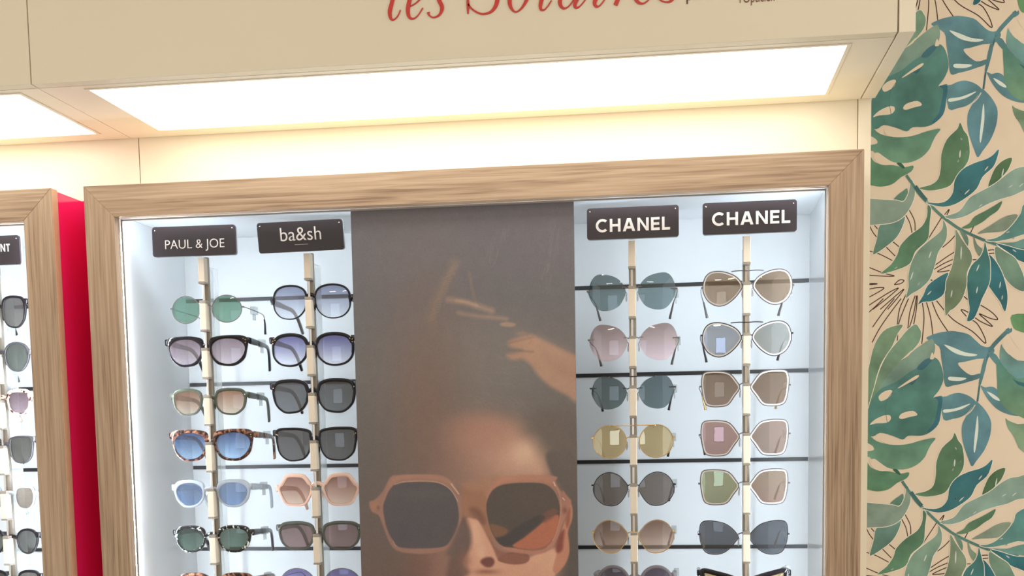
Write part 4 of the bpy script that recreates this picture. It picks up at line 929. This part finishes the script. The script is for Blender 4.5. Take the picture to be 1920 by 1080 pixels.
# ------------------------------------------------------------------ poster
def build_poster():
    X0, X1, Z1, Z0, Y = -0.5032, -0.1518, 1.9045, 0.70, 1.8735
    nx, nz = 330, 1100
    xs = np.linspace(X0, X1, nx); zs = np.linspace(Z1, Z0, nz)
    GX, GZ = np.meshgrid(xs, zs)
    q = np.stack([GX, np.full_like(GX, Y - 0.0), GZ - EYE], -1)
    rx, rd, rf = np.array(RX), np.array(RD), np.array(RF)
    w_ = q @ rf; U = PX + F * (q @ rx) / w_; V = PY + F * (q @ rd) / w_
    C = np.zeros(GX.shape + (3,))
    rng = np.random.RandomState(3)
    def grad(pairs, val):
        ys = [p[0] for p in pairs]; return np.stack([np.interp(val, ys, [p[1][k] for p in pairs]) for k in range(3)], -1)
    left = grad([(380, (112,103,104)), (560, (108,100,100)), (700, (112,104,100)), (860, (104,94,88)), (1080, (112,88,78)), (1500, (96,74,66))], V)
    right = grad([(380, (116,106,110)), (560, (112,103,102)), (700, (122,110,104)), (860, (106,92,82)), (1080, (86,76,70)), (1500, (70,60,56))], V)
    t = np.clip((U - 660) / 420, 0, 1)[..., None]; C = left * (1 - t) + right * t
    def sdf(poly):
        P = np.array(poly, float); n = len(P); d = np.full(U.shape, 1e9); ins = np.zeros(U.shape, bool)
        for i in range(n):
            a, b = P[i], P[(i + 1) % n]; e = b - a
            px_, py_ = U - a[0], V - a[1]; h = np.clip((px_ * e[0] + py_ * e[1]) / (e @ e + 1e-9), 0, 1)
            d = np.minimum(d, (px_ - e[0] * h) ** 2 + (py_ - e[1] * h) ** 2)
            c = ((a[1] <= V) & (b[1] > V)) | ((b[1] <= V) & (a[1] > V))
            with np.errstate(divide='ignore', invalid='ignore'): xx = a[0] + (V - a[1]) / (b[1] - a[1] if b[1] != a[1] else 1e-9) * e[0]
            ins ^= c & (U < xx)
        d = np.sqrt(d); return np.where(ins, -d, d)
    def P8(p): return [(650 + x / 3, 720 + y / 3) for x, y in p]
    def P7(p): return [(650 + x / 2.918, 370 + y / 2.918) for x, y in p]
    def poly(pts, col, soft=1.0, alpha=1.0, sm=True):
        nonlocal C
        if sm: pts = catmull(pts, 5)
        a = np.clip(0.5 - sdf(pts) / (2 * soft), 0, 1)[..., None]; a = a * a * (3 - 2 * a) * alpha
        C = C * (1 - a) + np.array(col, float) * a
    def blob(cx, cy, rx_, ry_, col, alpha=1.0, ang=0.0, power=2):
        nonlocal C
        c_, s_ = math.cos(ang), math.sin(ang); dx, dy = U - cx, V - cy
        a = np.exp(-(np.abs((dx * c_ + dy * s_) / rx_) ** power + np.abs((-dx * s_ + dy * c_) / ry_) ** power))[..., None] * alpha
        C = C * (1 - a) + np.array(col, float) * a
    def line(pts, wd, col, soft=1.0, alpha=1.0):
        nonlocal C
        P = np.array(catmull(pts, 6, False)); d = np.full(U.shape, 1e9)
        for i in range(len(P) - 1):
            a, b = P[i], P[i + 1]; e = b - a; h = np.clip(((U - a[0]) * e[0] + (V - a[1]) * e[1]) / (e @ e + 1e-9), 0, 1)
            d = np.minimum(d, np.hypot(U - a[0] - e[0] * h, V - a[1] - e[1] * h))
        a = np.clip(0.5 - (d - wd / 2) / (2 * soft), 0, 1)[..., None] * alpha; C = C * (1 - a) + np.array(col, float) * a
    # hair sheen
    blob(900, 640, 120, 60, (134,120,110), 0.5); blob(900, 700, 90, 70, (138,124,112), 0.45)
    for k in range(60):
        x = 860 + rng.rand() * 110; y = 655 + rng.rand() * 120; l = 12 + rng.rand() * 26; a = -0.25 + rng.rand() * 0.7
        line([(x, y), (x + l / 2 * math.cos(a), y + l / 2 * math.sin(a)), (x + l * math.cos(a + 0.3), y + l * math.sin(a + 0.3))], 0.8, (156,140,128), 1.0, 0.22)
    for (x, y, h_) in ((1036, 455, 46), (1030, 500, 20), (1020, 520, 22), (945, 440, 20), (925, 475, 30), (1040, 425, 12), (1028, 540, 12)):
        for k in range(7):
            xx = x + rng.randn() * 6; yy = y + rng.randn() * 6
            line([(xx, yy - h_ / 2), (xx - 2, yy), (xx - 6 + rng.randn() * 3, yy + h_ / 2)], 0.7, (164,148,140), 0.8, 0.22)
    # sunlit strands and fingers raised over the hair
    line(P7([(590,360), (555,440), (520,500), (490,560), (470,620), (465,680)]), 13, (142,118,100), 9, 0.75)
    for k in range(22):
        y = 380 + k * 14; x = 590 - (y - 360) * 0.42 + rng.randn() * 4
        line(P7([(x - 18, y + 8), (x, y), (x + 22, y - 6)]), 1.2, (178,146,118), 1.0, 0.45)
    line(P7([(672,410), (682,480), (700,560)]), 3, (150,118,96), 3, 0.6)
    line(P7([(555,560), (640,572), (700,590), (795,620)]), 8, (186,146,118), 5, 0.8); line(P7([(600,565), (660,575), (710,592)]), 4, (204,162,132), 3, 0.7)
    line(P7([(610,632), (700,648), (780,655), (875,664)]), 5, (178,140,114), 4, 0.8)
    poly(P7([(840,690), (880,682), (925,692), (905,708), (850,704)]), (182,144,118), 2.5, 0.8)
    poly(P7([(925,745), (960,735), (985,740), (950,752)]), (160,126,106), 2.5, 0.7)
    poly(P7([(885,790), (950,765), (1010,752), (1060,775), (1130,810), (1250,868), (1300,900), (1300,1130), (1200,1080), (1110,1030), (1050,975), (1000,910), (960,885), (905,888), (875,862), (930,850), (960,835), (900,820)]), (184,138,112), 6)
    poly(P7([(1060,800), (1150,840), (1300,920), (1300,1020), (1160,960), (1080,880)]), (176,130,106), 9, 0.8)
    line(P7([(885,800), (950,782), (1020,765)]), 2, (140,104,86), 2, 0.7); line(P7([(890,832), (960,840), (1020,845)]), 3, (134,104,90), 2.5, 0.7); line(P7([(990,760), (1010,775), (1000,800)]), 1.5, (150,112,92), 2, 0.5)
    blob(1040, 660, 60, 14, (196,150,122), 0.5, 0.45)
    # face
    poly(P8([(520,300), (560,210), (700,175), (860,190), (980,235), (1060,310), (1110,400), (1150,520), (1190,700), (1210,850), (1180,1000), (1180,1100), (1120,1500), (500,1500), (450,1080), (430,800), (450,500)]), (172,124,104), 22, 0.88)
    blob(800, 800, 75, 250, (128,98,84), 0.9); 
    blob(962, 856, 68, 50, (214,162,134), 0.9, 0.3); blob(985, 848, 28, 24, (238,192,160), 0.8, 0.5); blob(905, 815, 66, 44, (184,128,106), 0.6)
    blob(1010, 875, 22, 26, (216,164,132), 0.6)
    blob(790, 1060, 40, 60, (132,88,74), 0.6)
    poly(P8([(1120,400), (1180,380), (1300,500), (1300,1500), (1240,1500), (1270,1100), (1280,850), (1270,660), (1200,560), (1150,500)]), (92,82,76), 5, 0.9)
    poly(P8([(1000,255), (1060,310), (1105,385), (1180,500), (1170,520), (1230,600), (1300,640), (1300,200), (1100,150)]), (108,92,82), 26, 0.8)
    # brow between the lenses, nose, cheek
    poly(P8([(650,590), (720,575), (790,590), (800,680), (790,760), (830,860), (800,880), (740,800), (700,760), (650,770)]), (166,112,84), 6, 0.9)
    poly(P8([(650,560), (780,530), (850,520), (820,590), (790,640), (760,600), (700,600)]), (178,126,98), 6, 0.8)
    poly(P8([(690,700), (740,700), (780,760), (770,790), (720,780)]), (120,76,60), 6, 0.7)
    poly(P8([(672,765), (710,758), (745,775), (790,860), (830,930), (850,985), (900,1000), (1000,985), (1100,945), (1180,920), (1240,890), (1225,1000), (1170,1080), (1180,1130), (1120,1300), (1000,1500), (700,1500), (680,1300), (650,1100), (655,1000), (690,900)]), (226,162,132), 3)
    blob(893, 1000, 9, 26, (236,182,148), 0.8, -0.25); blob(903, 1035, 8, 12, (240,190,156), 0.6)
    blob(960, 1085, 60, 28, (216,156,122), 0.6); blob(1030, 1050, 24, 24, (228,172,138), 0.6)
    poly(P8([(640,760), (680,770), (700,900), (665,1000), (690,1060), (640,1100), (560,1100), (600,900)]), (112,82,72), 7, 0.85)
    poly(P8([(850,985), (900,950), (1000,945), (1028,975), (1010,1005), (950,1015), (880,1005)]), (138,84,70), 2, 0.95)
    poly(P8([(752,1000), (775,978), (815,975), (832,1000), (815,1028), (780,1028)]), (122,70,60), 3)
    blob(912, 1072, 22, 5, (150,92,74), 0.8); blob(873, 1052, 10, 14, (150,100,82), 0.7)
    # ear
    poly(P8([(1215,600), (1245,640), (1268,690), (1268,760), (1245,830), (1252,900), (1250,960), (1225,1020), (1180,1065), (1160,1040), (1180,960), (1195,880), (1215,800), (1235,740), (1232,680)]), (204,134,104), 2)
    poly(P8([(1200,840), (1225,820), (1220,880), (1215,930), (1190,950), (1175,930), (1185,880)]), (142,72,58), 4)
    poly(P8([(1242,700), (1258,700), (1256,770), (1240,810), (1232,770)]), (150,84,66), 3, 0.8)
    # big printed sunglasses
    rimL = P8([(128,665), (160,650), (205,600), (245,525), (290,512), (420,508), (520,512), (575,535), (615,580), (645,645), (645,760), (620,840), (585,910), (520,945), (400,955), (290,940), (240,890), (205,800), (180,740), (140,715)])
    poly(rimL, (166,118,100), 2)
    poly(P8([(300,515), (420,510), (520,515), (575,540), (600,570), (560,555), (480,535), (380,530), (290,540), (250,600), (225,660), (210,700), (215,620), (250,540)]), (182,130,104), 2, 0.6)
    lensL = P8([(205,700), (220,640), (245,590), (285,558), (380,548), (500,552), (570,582), (612,640), (630,720), (625,790), (590,870), (545,915), (420,925), (300,918), (262,880), (225,810)])
    poly(lensL, (90,80,80), 1.5); blob(760, 1000, 30, 22, (84,76,80), 0.6); blob(790, 925, 60, 10, (100,90,88), 0.5)
    line(P8([(270,565), (330,550), (440,547), (520,556), (580,590), (615,640), (625,660)]), 1.4, (226,170,134), 0.8, 0.85)
    line(P8([(588,562), (605,585), (630,618)]), 2, (240,196,164), 0.8, 0.8)
    line(P8([(262,885), (270,905), (280,912)]), 1.2, (222,176,150), 0.8, 0.6)
    blob(703, 948, 6, 8, (190,124,88), 0.5); blob(709, 952, 3, 4, (110,76,60), 0.6)
    poly(P8([(590,880), (640,780), (690,820), (690,900), (620,960), (560,960)]), (112,90,82), 6, 0.7)
    rimR = P8([(785,700), (790,620), (820,560), (860,525), (960,515), (1080,512), (1180,522), (1175,550), (1205,600), (1250,640), (1262,670), (1235,740), (1210,800), (1185,870), (1150,925), (1090,955), (1000,955), (900,935), (840,880), (800,800)])
    poly(rimR, (188,126,104), 2)
    poly(P8([(860,530), (960,518), (1080,515), (1135,528), (1165,560), (1100,550), (960,548), (870,555), (830,590)]), (198,134,104), 2, 0.7)
    lensR = P8([(785,690), (800,630), (835,585), (900,562), (1020,555), (1110,562), (1160,595), (1190,650), (1200,710), (1190,790), (1160,870), (1110,920), (1040,930), (950,922), (880,912), (835,870), (800,790)])
    poly(lensR, (88,74,66), 1.5)
    blob(1010, 930, 45, 22, (96,80,70), 0.6)
    poly(P8([(935,905), (990,870), (1060,815), (1120,765), (1180,735), (1196,760), (1180,830), (1150,885), (1105,920), (1030,930), (960,922)]), (188,108,80), 2)
    poly(P8([(1080,760), (1120,720), (1165,700), (1190,720), (1150,760), (1110,780)]), (132,84,70), 3, 0.7)
    poly(P8([(805,790), (850,795), (905,820), (890,850), (850,865), (825,845)]), (142,94,68), 3, 0.8)
    poly(P8([(840,868), (900,850), (960,800), (1080,740), (1110,760), (1000,850), (930,905), (880,912)]), (66,58,60), 3, 0.7)
    line(P8([(1165,555), (1195,610), (1205,680), (1198,760), (1170,860), (1130,915)]), 1.2, (230,164,128), 0.8, 0.6)
    line(P8([(1165,553), (1172,572)]), 2, (248,210,184), 0.7, 0.8); line(P8([(1215,640), (1225,652)]), 2, (248,210,184), 0.7, 0.7)
    line(P8([(960,925), (1040,935), (1110,925), (1155,885)]), 1.0, (120,66,52), 0.7, 0.7)
    blob(1059, 957, 5, 7, (120,72,56), 0.7)
    # lips below the picture's edge
    poly([(845,1150), (885,1135), (905,1140), (925,1135), (965,1155), (925,1180), (880,1182)], (150,72,66), 3, 0.9)
    poly(P8([(800,860), (840,920), (900,950), (1000,962), (1028,980), (1000,1005), (930,1012), (870,995), (840,960)]), (150,94,76), 3, 0.8)
    blob(640 + 25, 1000, 14, 90, (112,98,92), 0.35)
    C = C * 0.92 + np.array((126, 118, 120)) * 0.08  # grey haze of reflected light mixed into the print colours
    C += rng.randn(*U.shape)[..., None] * 2.2
    # deep tone of ink is what the photograph shows: turn display tone into reflectance
    c = np.clip(C, 0, 255) / 255.0; lin_ = np.where(c <= 0.04045, c / 12.92, ((c + 0.055) / 1.055) ** 2.4) * np.array(POSTER_K)
    nv = nx * nz
    co = np.zeros((nv * 1, 3), np.float32); co[:, 0] = GX.ravel(); co[:, 1] = Y; co[:, 2] = GZ.ravel()
    idx = np.arange(nv).reshape(nz, nx)
    quads = np.stack([idx[:-1, :-1], idx[1:, :-1], idx[1:, 1:], idx[:-1, 1:]], -1).reshape(-1, 4)
    t = empty('poster', ((X0 + X1) / 2, 1.8775, Z0), 'tall poster of a woman in oversized brown hexagonal sunglasses inside the wide cabinet', 'poster')
    me = bpy.data.meshes.new('print'); me.from_pydata((co - np.array(t.location, np.float32)).tolist(), [], quads.tolist()); me.update()
    ca = me.color_attributes.new('paint', 'FLOAT_COLOR', 'POINT')
    ca.data.foreach_set('color', np.concatenate([lin_.reshape(-1, 3), np.ones((nv, 1))], 1).astype(np.float32).ravel())
    me.materials.append(MT['poster']); o = bpy.data.objects.new('print', me); COL.objects.link(o); o.parent = t
    bm = bmesh.new(); box(bm, X0 - t.location.x, X1 - t.location.x, Y + 0.0003 - t.location.y, Y + 0.0045 - t.location.y, 0, Z1 - Z0)
    mesh_obj('board', bm, MT['sign'], t)
POSTER_K = (0.86, 0.95, 1.04)
build_poster()
